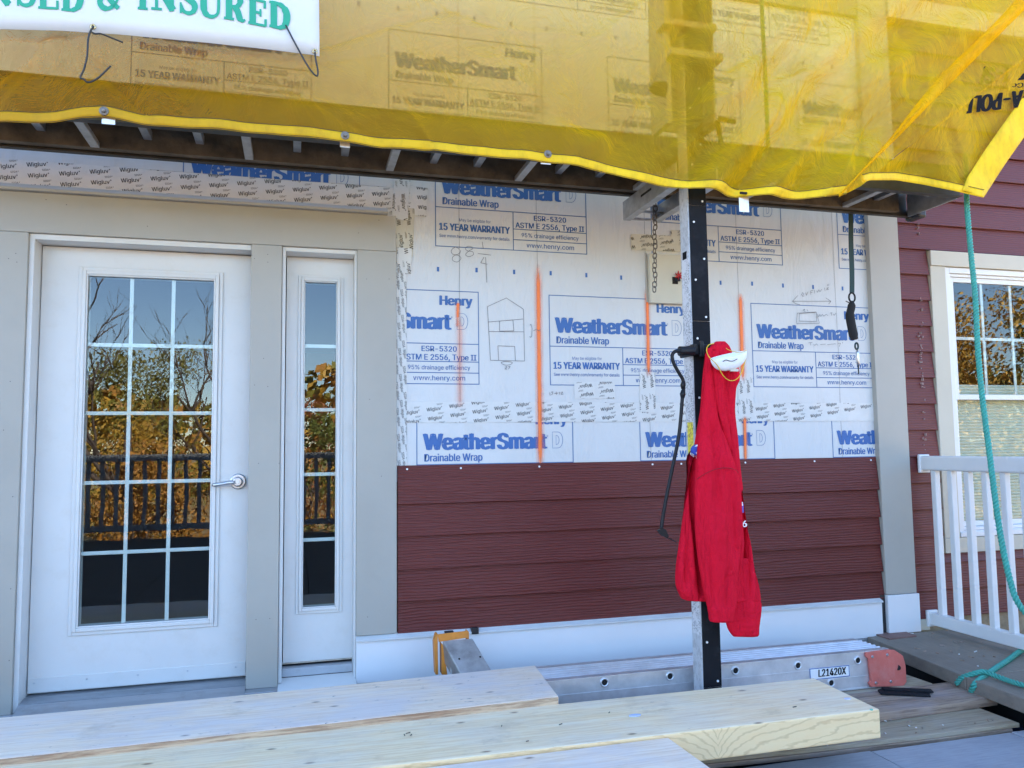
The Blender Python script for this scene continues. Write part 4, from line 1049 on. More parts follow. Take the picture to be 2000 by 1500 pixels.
cord([(558, 49), (575, 82), (600, 127), (617, 148), (621, 140), (617, 118), (615, 102)], .0034, BYY-.014, 'bent black zip tie hanging from the banner corner grommet')

# ================================================================== ROPES, CHAIN, STRAP
def rope_mesh(pts, r, pitch, strands=3, n=6):
    P = [Vector(p) for p in pts]; mb = MB()
    L_ = [0]
    for a, b in zip(P, P[1:]): L_.append(L_[-1]+(b-a).length)
    N = int(L_[-1]/pitch*10)
    def at_len(q):
        import bisect
        i = min(max(bisect.bisect_right(L_, q)-1, 0), len(P)-2); t = (q-L_[i])/(L_[i+1]-L_[i]); return P[i].lerp(P[i+1], t), (P[i+1]-P[i]).normalized()
    for k in range(strands):
        pp = []
        for j in range(N+1):
            c, t = at_len(L_[-1]*j/N); a = Vector((0, 1, 0)) - t*t.y; a.normalize(); b = t.cross(a)
            an = 2*math.pi*(L_[-1]*j/N/pitch + k/strands); pp.append(c+(a*math.cos(an)+b*math.sin(an))*r*.56)
        mb.tube(pp, r*.47, n)
    return mb
def px_path(l): return cr([at(u, v, y) for u, v, y in l], 8)
rp = px_path([(1886, 300, -.75), (1888, 378, -.78), (1890, 420, -.80), (1897, 500, -.83), (1905, 580, -.87), (1910, 680, -.92), (1918, 770, -.97), (1932, 880, -1.02), (1942, 960, -1.06), (1955, 1050, -1.10), (1972, 1130, -1.14), (1990, 1180, -1.18), (2030, 1225, -1.20), (2050, 1250, -1.16)])
rp2 = [atz(2050, 1250, 0.03), atz(2000, 1268, -.012), atz(1968, 1290, -.026), atz(1935, 1312, -.028), atz(1906, 1334, -.05), atz(1896, 1352, -.10)]
tag(rope_mesh(rp, .0135, .05).build('rope', m_ropegreen, None, smooth=True), 'twisted green rope hanging from the tarp corner past the right window', 'rope', 'green ropes at the right')
tag(rope_mesh(cr(rp2, 8), .0135, .05).build('rope', m_ropegreen, None, smooth=True), 'green rope end slanting down across the grey edge board', 'rope', 'green ropes at the right')
rp3 = [atz(1868, 1336, -.085), atz(1878, 1324, -.05), atz(1900, 1316, -.022), atz(1922, 1312, -.010), atz(1945, 1320, -.018), atz(1972, 1330, -.022), atz(2000, 1338, -.022), atz(2060, 1352, -.022), ]
tag(rope_mesh(cr(rp3, 8), .0125, .05).build('rope', m_ropegreen, None, smooth=True), 'low green rope lying flat along the grey edge board under the slanting one', 'rope', 'green ropes at the right')
tag(rope_mesh([at(1486, -60, -.60), at(1489, 40, -.60), at(1495, 150, -.60), at(1500, 285, -.60), at(1501, 292, -.60)], .011, .045).build('rope', m_ropegreen, None, smooth=True), 'rope hanging straight behind the yellow tarp right of the pole', 'rope')
# chain: every link a part
ch = empty('chain', at(1278, 480, -.28), 'grey steel chain dangling from the jack arm in front of the beige block', 'chain')
def link_me(L_=.030, w=.0115, r=.0032):
    pts = []
    for k in range(16):
        a = 2*math.pi*k/16; pts.append(Vector((w*math.cos(a), 0, w*math.sin(a) + (L_/2-w)*(1 if math.sin(a) > 0.01 else -1 if math.sin(a) < -.01 else 0))))
    return MB().tube(pts, r, 6, closed=True).mesh('link', m_rust, True)
lm = link_me()
ptop, pbot = at(1279, 398, -.28), at(1279, 565, -.28); n = int((ptop.z-pbot.z)/.0245)
for k in range(n+1):
    o = bpy.data.objects.new('link', lm); COL.objects.link(o); t = k/n
    o.location = ptop.lerp(pbot, t) + Vector((.003*math.sin(k*1.7), .002*math.cos(k), 0)); o.rotation_euler = (random.uniform(-.1, .1), random.uniform(-.08, .08), (H if k % 2 else 0)+.5+random.uniform(-.15, .15))
    adopt(o, ch)
# ratchet strap at the corner board
sy = -.27
sp_ = empty('tie_down_strap', at(1663, 560, sy), 'dark green webbing strap with black cloth sleeve hanging beside the corner board', 'strap')
def band(pts, w, t, name, m, n=6):
    P = cr([at(u, v, sy) for u, v in pts], n); mb = MB()
    for i, p in enumerate(P):
        mb.v += [(p.x-w/2, p.y-t, p.z), (p.x+w/2, p.y-t, p.z), (p.x+w/2, p.y+t, p.z), (p.x-w/2, p.y+t, p.z)]
    for i in range(len(P)-1):
        for j in range(4): mb.f.append((4*i+j, 4*i+(j+1) % 4, 4*i+4+(j+1) % 4, 4*i+4+j)); mb.m.append(0)
    return mb.build(name, m, sp_, fix=True)
band([(1662, 405), (1662, 470), (1664, 530), (1664, 572)], .030, .0015, 'webbing', m_strap)
def ringpts(u, v, w, h): return [at(u, v, sy-.004)+Vector((w*math.cos(a*math.pi/8), 0, h*math.sin(a*math.pi/8))) for a in range(16)]
MB().tube(ringpts(1664, 581, .020, .026), .005, 6, closed=True).build('buckle_ring', m_black, sp_, smooth=True)
kn = MB(); kn.tube(cr([at(1664, 588, sy), at(1663, 600, sy), at(1660, 615, sy), at(1663, 635, sy), at(1667, 655, sy), at(1669, 664, sy)], 4), [.008, .012, .016]+[.021]*5+[.024]*8+[.021]*3+[.012], 12); kn.build('cloth_sleeve', m_blackcloth, sp_, smooth=True)
MB().tube([at(1652, 588, sy), at(1660, 592, sy)], .003, 5).build('strap_tail', m_blackplastic, sp_)
MB().tube(ringpts(1673, 676, .010, .018), .005, 6, closed=True).build('swivel_ring', m_strap, sp_, smooth=True)
MB().tube([at(1674, 684, sy), at(1675, 690, sy), at(1675, 706, sy), at(1677, 714, sy)], [.005, .0095, .0095, .005], 10).build('snap_hook', m_steel, sp_, smooth=True)
MB().tube([at(1676, 706, sy), at(1677, 731, sy)], [.005, .003], 6).build('hook_tip', m_black, sp_)

# ================================================================== CLAMP and crank rod on the pole
cl = empty('pole_clamp', at(1370, 685, -.82), 'black clamp bar gripping the pole with a long bent crank rod', 'clamp')
cy = -.83
c1 = MB(); a = at(1343, 690, cy); b = at(1442, 676, cy)
zc = at(1372, 683, -.82).z
c1.box(PX0-.014, b.x-.05, -.830, PY0-.0005, zc-.024, zc+.024); c1.box(PX0-.014, PX0-.0005, PY0, PY1+.01, zc-.026, zc+.022); c1.box(PX0-.014, PX1+.014, PY1+.001, PY1+.013, zc-.024, zc+.022); c1.box(PX1+.0015, PX1+.014, PY0, PY1, zc-.024, zc+.022)
c1.build('clamp_band', m_black, cl, bevel=.003)
c2 = MB(); c2.box(PX0+.012, PX0+.030, -.846, -.8305, zc-.034, zc+.036); c2.build('clamp_jaw', m_black, cl, bevel=.003)
cc = MB(); e = at(1326, 686, cy); cc.tube([e, Vector((PX0-.012, cy, e.z+.002))], .022, 14); cc.build('clamp_socket', m_black, cl, bevel=.004)
rd = MB(); rpx = [(1333, 686), (1320, 686), (1314, 691), (1313, 699), (1317, 712), (1327, 730), (1333, 740), (1335, 750), (1335, 760), (1333, 775), (1326, 850), (1312, 920), (1299, 985), (1291, 1036)]
rd.tube(cr([at(u, v, cy-.01) for u, v in rpx], 6), .0078, 10); rd.build('crank_rod', m_black, cl, smooth=True)
kb = MB(); kb.tube([at(1335, 744, cy-.01), at(1334, 752, cy-.01), at(1334, 760, cy-.01)], [.008, .012, .008], 10); kb.tube([at(1334.5, 762, cy-.01), at(1333.5, 770, cy-.01), at(1333, 778, cy-.01)], [.009, .013, .008], 10); kb.build('rod_collar', m_black, cl, smooth=True)
hk = MB(); hk.prism([at(u, v, cy-.006) for u, v in ((1282, 1036), (1292, 1030), (1299, 1035), (1304, 1047), (1301, 1051), (1290, 1045))], (0, -.012, 0)); hk.build('rod_hook', m_black, cl, fix=True)
MB().tube([at(1301, 1048, cy-.01), at(1321, 1059, cy-.01)], .0022, 5).build('hook_wire', m_black, cl)

# ================================================================== SWEATSHIRT hung on the clamp, and mask
GY = -.868
shirt = empty('sweatshirt', at(1405, 1240, GY), 'red hooded sweatshirt hanging from the clamp on the scaffold pole', 'sweatshirt')
def loft(rows, nseg=28, sub=6, wr=.0, seed=1, sq=2.2, fold=0.0, nf=3, ph=0.0, open_ends=False, creases=()):
    """rows: (v, uL, uR, centre offset to the viewer, half depth); one garment tube with soft folds"""
    R_ = cr([Vector((r[0], r[1], r[2])) for r in rows], sub); Q = cr([Vector((r[3], r[4], 0)) for r in rows], sub)
    mb = MB(); N = len(R_)
    for i, (a, q) in enumerate(zip(R_, Q)):
        v, ul, ur = a; tt = i/(N-1)
        pl = at(ul, v, GY-q.x); pr = at(ur, v, GY-q.x); cx = (pl.x+pr.x)/2; hw = (pr.x-pl.x)/2; z = (pl.z+pr.z)/2; sl = (pr.z-pl.z)
        for j in range(nseg):
            an = 2*math.pi*j/nseg; c, s = math.cos(an), math.sin(an)
            ex = math.copysign(abs(c)**(2/sq), c); ey = math.copysign(abs(s)**(2/sq), s)
            f = 1 + fold*math.sin(nf*an+ph+tt*2.2)*min(1, 2.5*tt+.2) + wr*math.sin(tt*19+an*2+seed)*math.sin(tt*37+seed*2.1+c*3)
            yy = GY-q.x-q.y*ey*f
            if s > 0:
                uu = (ul+ur)/2+(ur-ul)/2*ex
                for pts, wpx, dep in creases:
                    if pts[0][0] <= v <= pts[-1][0]:
                        uc = lerp_tab(pts, v)[0]; e_ = min(1, (v-pts[0][0])/25+.1, (pts[-1][0]-v)/25+.1)
                        yy += 1.5*dep*e_*math.exp(-((uu-uc)/wpx)**2)
            mb.v.append((cx+hw*ex, yy, z+sl*ex*.5))
    for i in range(N-1):
        for j in range(nseg):
            mb.f.append((i*nseg+j, i*nseg+(j+1) % nseg, (i+1)*nseg+(j+1) % nseg, (i+1)*nseg+j)); mb.m.append(0)
    if not open_ends:
        mb.f.append(tuple(range(nseg))); mb.m.append(0); mb.f.append(tuple(reversed([(N-1)*nseg+j for j in range(nseg)]))); mb.m.append(0)
    return mb
# body: narrow bunch at the top opening to the hem, with deep vertical folds
body = loft([(690, 1378, 1424, .00, .020), (740, 1373, 1436, .005, .030), (800, 1369, 1434, .005, .034), (860, 1359, 1440, .005, .036), (920, 1350, 1445, .005, .040), (990, 1338, 1454, .005, .046), (1050, 1330, 1463, .005, .050), (1100, 1323, 1472, .005, .052), (1140, 1321, 1480, .005, .050), (1166, 1330, 1484, .004, .046), (1172, 1338, 1484, .002, .044)], 120, 6, .05, 3, 2.6, .10, 7, .8, creases=[([(870, 1356), (1000, 1352), (1165, 1364)], 6, .045), ([(960, 1449), (1060, 1453), (1165, 1446)], 6, .05), ([(900, 1345), (1150, 1334)], 5, .012), ([(1040, 1470), (1160, 1474)], 4, .012)])
body.build('body', m_fabric, shirt, smooth=True, fix=True)
# front sleeve
sleeve = loft([(700, 1381, 1400, 0.034, .012), (760, 1374, 1397, 0.038, .016), (820, 1368, 1403, 0.042, .022), (860, 1364, 1418, 0.046, .028), (900, 1361, 1432, 0.068, .033), (935, 1359, 1442, 0.072, .037), (980, 1358, 1447, 0.074, .040), (1040, 1359, 1447, 0.074, .042), (1090, 1364, 1443, 0.074, .040), (1140, 1372, 1438, 0.073, .036), (1180, 1381, 1437, 0.072, .032), (1186, 1383, 1436, 0.072, .033)], 80, 6, .03, 5, 2.3, .05, 3, .3, creases=[([(760, 1384), (905, 1392), (1000, 1394)], 6, .010), ([(900, 1408), (960, 1420), (1100, 1428)], 8, .009), ([(1060, 1378), (1180, 1392)], 6, .010), ([(1100, 1412), (1186, 1410)], 5, .009)])
slv = sleeve.build('sleeve', m_fabric, shirt, smooth=True, fix=True)
loft([(1185, 1383, 1434, 0.072, .034), (1190, 1383, 1434, 0.072, .036), (1200, 1385, 1432, 0.072, .034), (1210, 1386, 1430, 0.072, .032), (1214, 1388, 1429, 0.072, .026)], 30, 4, .0).build('cuff', m_fabric, slv, smooth=True, fix=True)
sm_ = MB(); sm_.tube(cr([at(u, v, GY-.073-d) for u, v, d in ((1361, 936, .010), (1378, 925, .030), (1400, 916, .037), (1422, 914, .034), (1436, 918, .020), (1442, 923, .008))], 5), .0016, 5); sm_.build('seam', mat('red_seam', (.30, .006, .016), .9), slv, smooth=True)
# far sleeve showing below the hem at right
s2 = loft([(1090, 1424, 1466, .006, .020), (1140, 1424, 1478, .010, .026), (1180, 1424, 1486, .012, .030), (1195, 1419, 1486, .012, .030), (1212, 1418, 1484, .012, .030), (1228, 1422, 1482, .012, .030), (1238, 1428, 1482, .012, .026), (1243, 1432, 1480, .012, .014)], 36, 5, .08, 9, 2.2, .12, 4, 1.0)
s2o = s2.build('sleeve', m_fabric, shirt, smooth=True, fix=True)
# hood folds at the top: three bunched rolls
h1 = loft([(667, 1398, 1416, .016, .010), (676, 1388, 1424, .020, .020), (692, 1386, 1431, .020, .024), (706, 1392, 1436, .020, .024), (722, 1408, 1443, .022, .024), (742, 1413, 1444, .022, .024), (760, 1414, 1437, .022, .021), (800, 1416, 1433, .022, .017), (850, 1423, 1437, .018, .013), (900, 1433, 1442, .012, .008)], 60, 6, .04, 2, 2.0, .06, 4, 2.0)
h1.build('hood', m_fabric, shirt, smooth=True, fix=True)
loft([(686, 1390, 1402, .048, .012), (710, 1391, 1410, .050, .017), (740, 1393, 1412, .050, .018), (780, 1397, 1414, .046, .017), (820, 1405, 1420, .042, .015), (870, 1419, 1431, .032, .012), (915, 1433, 1440, .020, .006)], 28, 6, .03, 4, 2.0).build('hood_fold', m_fabric, shirt, smooth=True, fix=True)
loft([(680, 1380, 1393, .040, .012), (720, 1377, 1392, .044, .015), (770, 1374, 1394, .044, .016), (810, 1370, 1399, .042, .017), (840, 1368, 1404, .038, .014), (862, 1368, 1408, .030, .008)], 28, 6, .03, 6, 2.0).build('hood_fold', m_fabric, shirt, smooth=True, fix=True)
# prints
def decal(name, pts, y, m, parent=shirt, d=.0): return MB().prism([at(u, v, y) for u, v in pts], (0, .02, 0)).build(name, m, parent, fix=True)
ya = GY-.046
def arcpts(cu, cv, r, a0, a1, n=10): return [(cu+r*math.cos(a0+(a1-a0)*k/n), cv-r*math.sin(a0+(a1-a0)*k/n)) for k in range(n+1)]
decal('badge', arcpts(1364, 879, 11, .5*math.pi, 1.5*math.pi), ya, m_blue)
decal('badge_mark', [(1357, 872), (1360, 869), (1364, 868), (1364, 870), (1361, 872)], ya-.001, m_whiteink); decal('badge_mark', [(1359, 884), (1363, 881), (1364, 886), (1361, 888)], ya-.001, m_whiteink)
t6 = MB(); text(t6, '612-77', lambda x, z: at(1348+x, 888-z+x*.62, ya-.001), 0, 0, 16, 5, .02); t6.build('badge_print', m_whiteink, shirt)
t7 = MB(); text(t7, '6', lambda x, z: at(1450+x, 1029-z, GY-.034), 0, 0, 8.5, 12, .05); t7.build('number_print', m_whiteink, shirt)
decal('logo_mark', [(1449, 985), (1452, 984), (1453, 1001), (1449, 1002)], GY-.030, mat('violet_logo', (.16, .10, .45), .7)); decal('logo_mark', [(1449, 980), (1451, 981), (1451.5, 988), (1449, 988)], GY-.031, m_whiteink)

MY = GY-.100
mask = empty('dust_mask', at(1424, 722, MY), 'white cup dust mask hooked by yellow elastic over the red hood', 'mask')
mk_ = MB(); C0 = at(1423, 694, MY); ex = (at(1457, 684, MY)-at(1389, 700, MY))/2; dn = Vector((.10, 0, -1)).normalized()
def mask_pt(s, t):
    a = s*2*math.pi; r = math.cos(t*math.pi/2); d = math.sin(t*math.pi/2)
    return C0 + ex*math.cos(a)*r**.8 + Vector((0, .036, .006))*math.sin(a)*r**.8 + dn*.062*d
mk_.grid(mask_pt, 40, 12); mk_.build('cup', m_mask, mask, smooth=True, solid=.002)
MB().tube([mask_pt(k/40, 0) for k in range(40)], .0022, 6, closed=True).build('rim', m_mask, mask, smooth=True)
ns = MB(); ns.tube(cr([at(u, v, MY-.036) for u, v in ((1412, 706), (1418, 703), (1425, 705), (1432, 705), (1440, 701))], 5), .0016, 5); ns.build('nose_wire', m_black, mask, smooth=True)
MB().box(at(1423, 722, MY).x, at(1438, 722, MY).x, MY-.018, MY-.010, at(1430, 726, MY).z, at(1430, 721, MY).z).build('chin_tab', m_elastic and m_tape2, mask)
el = MB()
el.tube(cr([at(u, v, y) for u, v, y in ((1394, 671, GY-.045), (1384, 674, GY-.052), (1380, 684, GY-.058), (1385, 697, MY-.02), (1400, 712, MY-.02), (1412, 733, MY-.01), (1425, 743, MY), (1438, 741, MY), (1448, 728, MY), (1456, 702, MY), (1458, 685, MY))], 6), .0019, 5)
el.tube(cr([at(u, v, y) for u, v, y in ((1458, 684, MY), (1445, 689, MY+.01), (1425, 684, GY-.05), (1418, 680, GY-.045))], 5), .0013, 5)
el.build('elastic', m_elastic, mask, smooth=True)

# ================================================================== ALUMINIUM STAGE lying along the wall
LY0, LY1, LZ0, LZ1 = -.660, -.430, -.104, .070
stg = empty('walk_plank', (2, -.54, LZ0), 'long aluminium walk plank with red end cap lying along the white baseboard', 'walk plank')
LXE = 2.775
sr = MB(); sr.box(.7, LXE, LY0+.004, LY0+.010, LZ0+.006, LZ1-.006); sr.box(.7, LXE, LY0, LY0+.035, LZ1-.0058, LZ1); sr.box(.7, LXE, LY0, LY0+.035, LZ0, LZ0+.0058)
sr.box(.7, LXE, LY0+.0025, LY0+.0041, LZ0+.055, LZ0+.060); sr.box(.7, LXE, LY0+.0025, LY0+.0041, LZ0+.105, LZ0+.110)
sr.build('side_rail', m_alu, stg)
sr = MB(); sr.box(.7, LXE-.02, LY1-.010, LY1-.004, LZ0+.006, LZ1-.006); sr.box(.7, LXE-.02, LY1-.035, LY1, LZ1-.0058, LZ1); sr.build('side_rail', m_alu, stg)
dk = MB()
def deckz(t): return LZ1-.010 + .006*max(0, math.sin(t*2*math.pi*5))**.6 if False else LZ1-.012+.010*(.5+.5*math.cos(t*2*math.pi*5))
prof = [(LY0+.036+(LY1-LY0-.072)*k/60, deckz(k/60)) for k in range(61)]
dk.grid(lambda s, t: Vector((.7+(LXE-.7)*s, prof[int(t*60+.5)][0], prof[int(t*60+.5)][1])), 1, 60)
dk.build('ribbed_tread', m_alu, stg, smooth=True)
rg = MB(); rh = MB()
for (u, v) in ((1181, 1333), (1309, 1321), (1437, 1310), (1559, 1300), (1676, 1290), (1624, 1334)):
    p = at(u, v, LY0); q = Vector((p.x, LY0+.006, p.z))
    rg.tube([q+Vector((0, -.004, 0))+Vector((.0165*math.cos(a*math.pi/8), 0, .0165*math.sin(a*math.pi/8))) for a in range(16)], .0042, 6, closed=True)
    rh.tube([q+Vector((0, -.0035, 0)), q+Vector((0, -.0025, 0))], .0150, 16)
rg.build('rung_collar', m_alu, stg, smooth=True)['kind'] = 'stuff'; rh.build('rung_bore', m_dark, stg)
e0 = at(1697, 1278, LY0-.006)
cp = [at(u, v, LY0-.012) for u, v in ((1692, 1275), (1735, 1269), (1748, 1270), (1764, 1281), (1769, 1300), (1771, 1332), (1765, 1340), (1702, 1342), (1698, 1335), (1702, 1330), (1697, 1288), (1692, 1283))]
cap = MB().prism(cp, (0, .014, 0)).build('end_cap', m_redcap, stg, bevel=.002, fix=True)
MB().tube([at(1754, 1304, LY0-.013), at(1754, 1304, LY0-.0115)], .0125, 16).build('cap_hole', m_dark, stg)
rb = MB()
for u, v in ((1704, 1283), (1733, 1279), (1711, 1334), (1740, 1331)): q = at(u, v, LY0-.0125); rb.tube([q, q+Vector((0, -.004, 0))], [.0075, .005], 10)
rb.build('cap_rivet', m_steel, stg)
lb = MB(); a = at(1583, 1306, LY0); b = at(1660, 1326, LY0); lz = a.z-.004
A = [at(u, v, LY0+.0015) for u, v in ((1583, 1328), (1659, 1320), (1658, 1300), (1582, 1307))]
lab = MB().prism(A, (0, .002, 0)).build('model_label', m_label, stg, fix=True)
lbm = MB(); ib = MB()
for p, q in zip(A, A[1:]+A[:1]): ib.tube([p, q], .0016, 4)
ib.build('label_border', m_print, stg)
text(lbm, 'L21420X', lambda x, z: at(1599+x, 1322-z-x*.105, LY0+.0005), 0, 0, 53, 14, .04); lbm.build('label_print', m_ink, stg)

# orange bracket with aluminium box arm, leaning at the wall
ob = empty('jack_foot', at(905, 1310, -.2), 'dull aluminium box arm with orange steel bracket propped behind the lumber', 'bracket')
oy = -.28
o1 = MB()
def quad_px(mb, pts, th): mb.prism(pts, th)
quad_px(o1, [at(u, v, oy) for u, v in ((851, 1318), (848, 1255), (852, 1240), (855, 1238), (856, 1318))], (0, .05, 0))
quad_px(o1, [at(u, v, oy) for u, v in ((855, 1239), (914, 1232), (916, 1248), (911, 1246), (857, 1254))], (0, .006, 0))
quad_px(o1, [at(u, v, oy-.004) for u, v in ((863, 1318), (862, 1256), (867, 1262), (874, 1318))], (0, .05, 0))
quad_px(o1, [at(u, v, oy) for u, v in ((913, 1233), (916, 1234), (917, 1290), (914, 1290))], (0, .05, 0))
o1.build('orange_bracket', m_orange, ob, bevel=.0015, fix=True)
t0 = [at(864, 1251, oy-.002), at(923, 1246, oy-.002), ]
d0 = at(968, 1322, oy-.18)-t0[1]
bx = MB(); L0 = t0[0]; R0 = t0[1]
L1 = L0+d0; R1 = R0+d0; dn_ = Vector((0, .03, -.085))
bx.add([L0, R0, R1, L1, L0+dn_, R0+dn_, R1+dn_, L1+dn_], [(3, 2, 1, 0), (4, 5, 6, 7), (0, 1, 5, 4), (1, 2, 6, 5), (2, 3, 7, 6), (3, 0, 4, 7)])
bx.build('box_arm', m_alu_dull, ob, bevel=.006, fix=True)
hl = MB()
for u, v in ((897, 1287), (938, 1283)):
    nrm = (R0-L0).cross(d0).normalized(); 
    den = ray(u, v); t = (L0-CAM).dot(nrm)/den.dot(nrm); q = CAM+den*t; sgn = -1 if nrm.dot(CAM-q) < 0 else 1
    hl.tube([q, q+nrm*sgn*.0008], .005, 8)
hl.build('arm_hole', m_dark, ob)
bc = MB()
for k in range(6):
    q = at(881+k*2.4, 1288+k*5, oy-.06); q2 = at(881+k*2.4, 1318, oy-.06)
    bc.tube([q, q2], .0018, 4)
bc.build('white_stripe_label', m_label, ob)

# ================================================================== LUMBER
def plank(name, pts, z0, z1, m, label, cat, group=None, m2=None, bevel=.005, front=None):
    """pts: four plan corners (back-left, back-right, front-right, front-left)"""
    n = 24; mb = MB(); bl_, br_, fr_, fl_ = [Vector((*p, 0)) for p in pts]
    def top(s, t): 
        a = bl_.lerp(br_, s); b = fl_.lerp(fr_, s); p = a.lerp(b, t); return p
    sag = lambda s: .003*math.sin(s*7)
    for k in range(n+1):
        s = k/n; a = top(s, 0); b = top(s, 1)
        e = random.uniform(-.0012, .0012) 
        mb.v += [(a.x, a.y, z1+sag(s)), (b.x, b.y+e, z1+sag(s)), (b.x, b.y+e, z0+sag(s)), (a.x, a.y, z0+sag(s))]
    for k in range(n):
        i = 4*k
        mb.f += [(i, i+1, i+5, i+4), (i+1, i+2, i+6, i+5), (i+2, i+3, i+7, i+6), (i+3, i, i+4, i+7)]; mb.m += [0, 1 if front else 0, 0, 0]
    mb.f += [(0, 3, 2, 1), (4*n, 4*n+1, 4*n+2, 4*n+3)]; mb.m += [0, 0]
    o = mb.build(name, [m, front] if front else [m], None, bevel=bevel, fix=True)
    return tag(o, label, cat, group)
LG = 'new pine planks in the foreground'
zt1, zt2, zt3 = .085, .060, .048
def zp(u, v, z): p = atz(u, v, z); return (p.x, p.y)
def ext(p, q, x): t = (x-p[0])/(q[0]-p[0]); return (x, p[1]+(q[1]-p[1])*t)
a, b = zp(0, 1402, zt1), zp(1045, 1300, zt1); c, d = zp(1091, 1361, zt1), zp(300, 1449, zt1)
plank('lumber_plank', [ext(a, b, -2.2), b, c, ext(c, d, -2.2)], zt1-.045, zt1, m_newwood, 'pale pine plank nearest the wall, ending below the orange bracket', 'plank', LG, front=m_bark)
a, b = zp(0, 1478, zt2), zp(1590, 1324.5, zt2); c, d = zp(1719, 1386, zt2), zp(1300, 1433, zt2)
p2 = plank('lumber_plank', [ext(a, b, -2.2), b, c, ext(c, d, -2.2)], zt2-.108, zt2, m_newwood2, 'thick long pine timber with curved sawn grain on its front, in front of the pole', 'plank', LG, front=m_endgrain, bevel=.007)
c = zp(1415, 1520, zt3); b = zp(1305, 1441, zt3); a = zp(770, 1504, zt3)
plank('lumber_plank', [ext(a, b, -2.2), b, c, (-2.2, ext(a, b, -2.2)[1]-.40)], zt3-.09, zt3, m_newwood, 'pine plank cropped by the bottom edge, in front of the thick timber', 'plank', LG)
for u, v, w_, h_, mm in ((1240, 1396, .024, .011, mat('pale_blue_paint_spot', (.50, .58, .78), .6)), (1655, 1364, .014, .010, mat('pale_blue_paint_spot', (.62, .64, .80), .6)), (1702, 1385, .006, .005, mat('green_chalk_spot', (.20, .55, .38), .7))):
    p = atz(u, v, zt2+.0034); MB().prism([p+Vector((w_*math.cos(a*math.pi/7), h_*math.sin(a*math.pi/7), 0)) for a in range(14)], (0, 0, -.004)).build('paint_spot', mm, p2, fix=True)
# bearers the planks rest on
for x in (-1.4, .55):
    o = MB().box(x, x+.09, -1.72, -.40, DK+.004, zt3-.092).build('timber_bearer', m_tanwood, None, bevel=.004); tag(o, 'timber bearer under the pine planks, %s of the two' % ('left' if x < 0 else 'right'), 'timber')
o = MB().box(1.30, 1.39, -1.33, -.96, -.139, zt2-.109).build('timber_bearer', m_tanwood, None, bevel=.004); tag(o, 'short timber spacer hidden under the thick pine timber end', 'timber')
# weathered boards at the right
OG = 'weathered boards at the deck corner'
a, b = zp(1722, 1393, -.10), zp(1970, 1358.5, -.10); bk = zp(1886, 1327, -.10)
plank('weathered_board', [(1.2, b[1]+.25), (3.10, b[1]+.25), (3.10, b[1]), (1.2, a[1]-.01)], -.140, -.1005, m_greywood, 'grey weathered board with raised grain lying beside the red end cap', 'board', OG, bevel=.004)
plank('weathered_board', [(1.6, b[1]+.53), (2.98, b[1]+.50), (2.99, b[1]+.262), (1.6, b[1]+.262)], -.150, -.1045, m_tanwood, 'tan board under the red end cap of the walk plank', 'board', OG)
c, d = zp(1377, 1484, -.142), zp(2000, 1412, -.142)
plank('weathered_board', [(.9, -.70), (3.0, -.70), ext(c, d, 3.0), ext(c, d, .9)], -.160, -.1420, m_tanwood, 'tan sheet board with layered edge under the thick timber', 'board', OG, bevel=.002)
c = (c[0], c[1]-.004); d = (d[0], d[1]-.004)
plank('weathered_board', [(.9, -.72), (2.96, -.72), ext(c, d, 2.96), ext(c, d, .9)], -.180, -.1610, m_greywood, 'lowest grey sheet board just above the dark gap', 'board', OG, bevel=.002)
def shim(pts, z0, z1, label): 
    o = MB().prism([atz(u, v, z1) for u, v in pts], (0, 0, z0-z1)).build('rubber_shim', m_rubber, None, bevel=.0015, fix=True); tag(o, label, 'shim', 'black strips on the weathered board')
shim(((1714, 1347), (1720, 1354), (1818, 1359), (1815, 1352), (1822, 1350), (1726, 1342)), -.1003, -.0935, 'black plastic strip lying underneath on the weathered board')
shim(((1721, 1341), (1727, 1346), (1824, 1351), (1818, 1345), (1760, 1343)), -.0932, -.087, 'black plastic strip lying on top of the other strip')
o = MB().prism([atz(u, v, -.028) for u, v in ((1697, 1234), (1748, 1226), (1790, 1241), (1737, 1247))], (0, 0, -.0075)).build('board_offcut', mat('brown_siding_offcut', (.22, .12, .10), .7, var=.2, vscale=20, dirt=.4, dirtcol=(.3, .25, .22)), None, fix=True); tag(o, 'thin brown siding offcut lying on the grey edge board by the wall', 'offcut')
db = MB()
for _ in range(34):
    u = random.uniform(1735, 1960); v = random.uniform(1228, 1300) if u < 1880 else random.uniform(1270, 1330)
    p = atz(u, v, -.033)
    if p.x < 3.2 or p.y > -.07: continue
    l = random.uniform(.003, .016); a = random.uniform(0, 3.14); T = Matrix.Translation(p) @ Matrix.Rotation(a, 4, 'Z')
    db.box(-l, l, -.0022, .0022, -.002, .002, random.choice((0, 0, 0, 1)), T)
for _ in range(60):
    u = random.uniform(1500, 1980); v = random.uniform(1400, 1460); p = atz(u, v, -.139)
    if p.y < -1.13 or p.x > 2.95: continue
    l = random.uniform(.002, .007); T = Matrix.Translation(p) @ Matrix.Rotation(random.uniform(0, 3), 4, 'Z'); db.box(-l, l, -.0015, .0015, -.0015, .0015, random.choice((0, 1)), T)
tag(db.build('wood_debris', [m_greywood, m_label], None), 'small splinters and chips scattered on the weathered boards', 'debris', kind='stuff')
sp = MB()
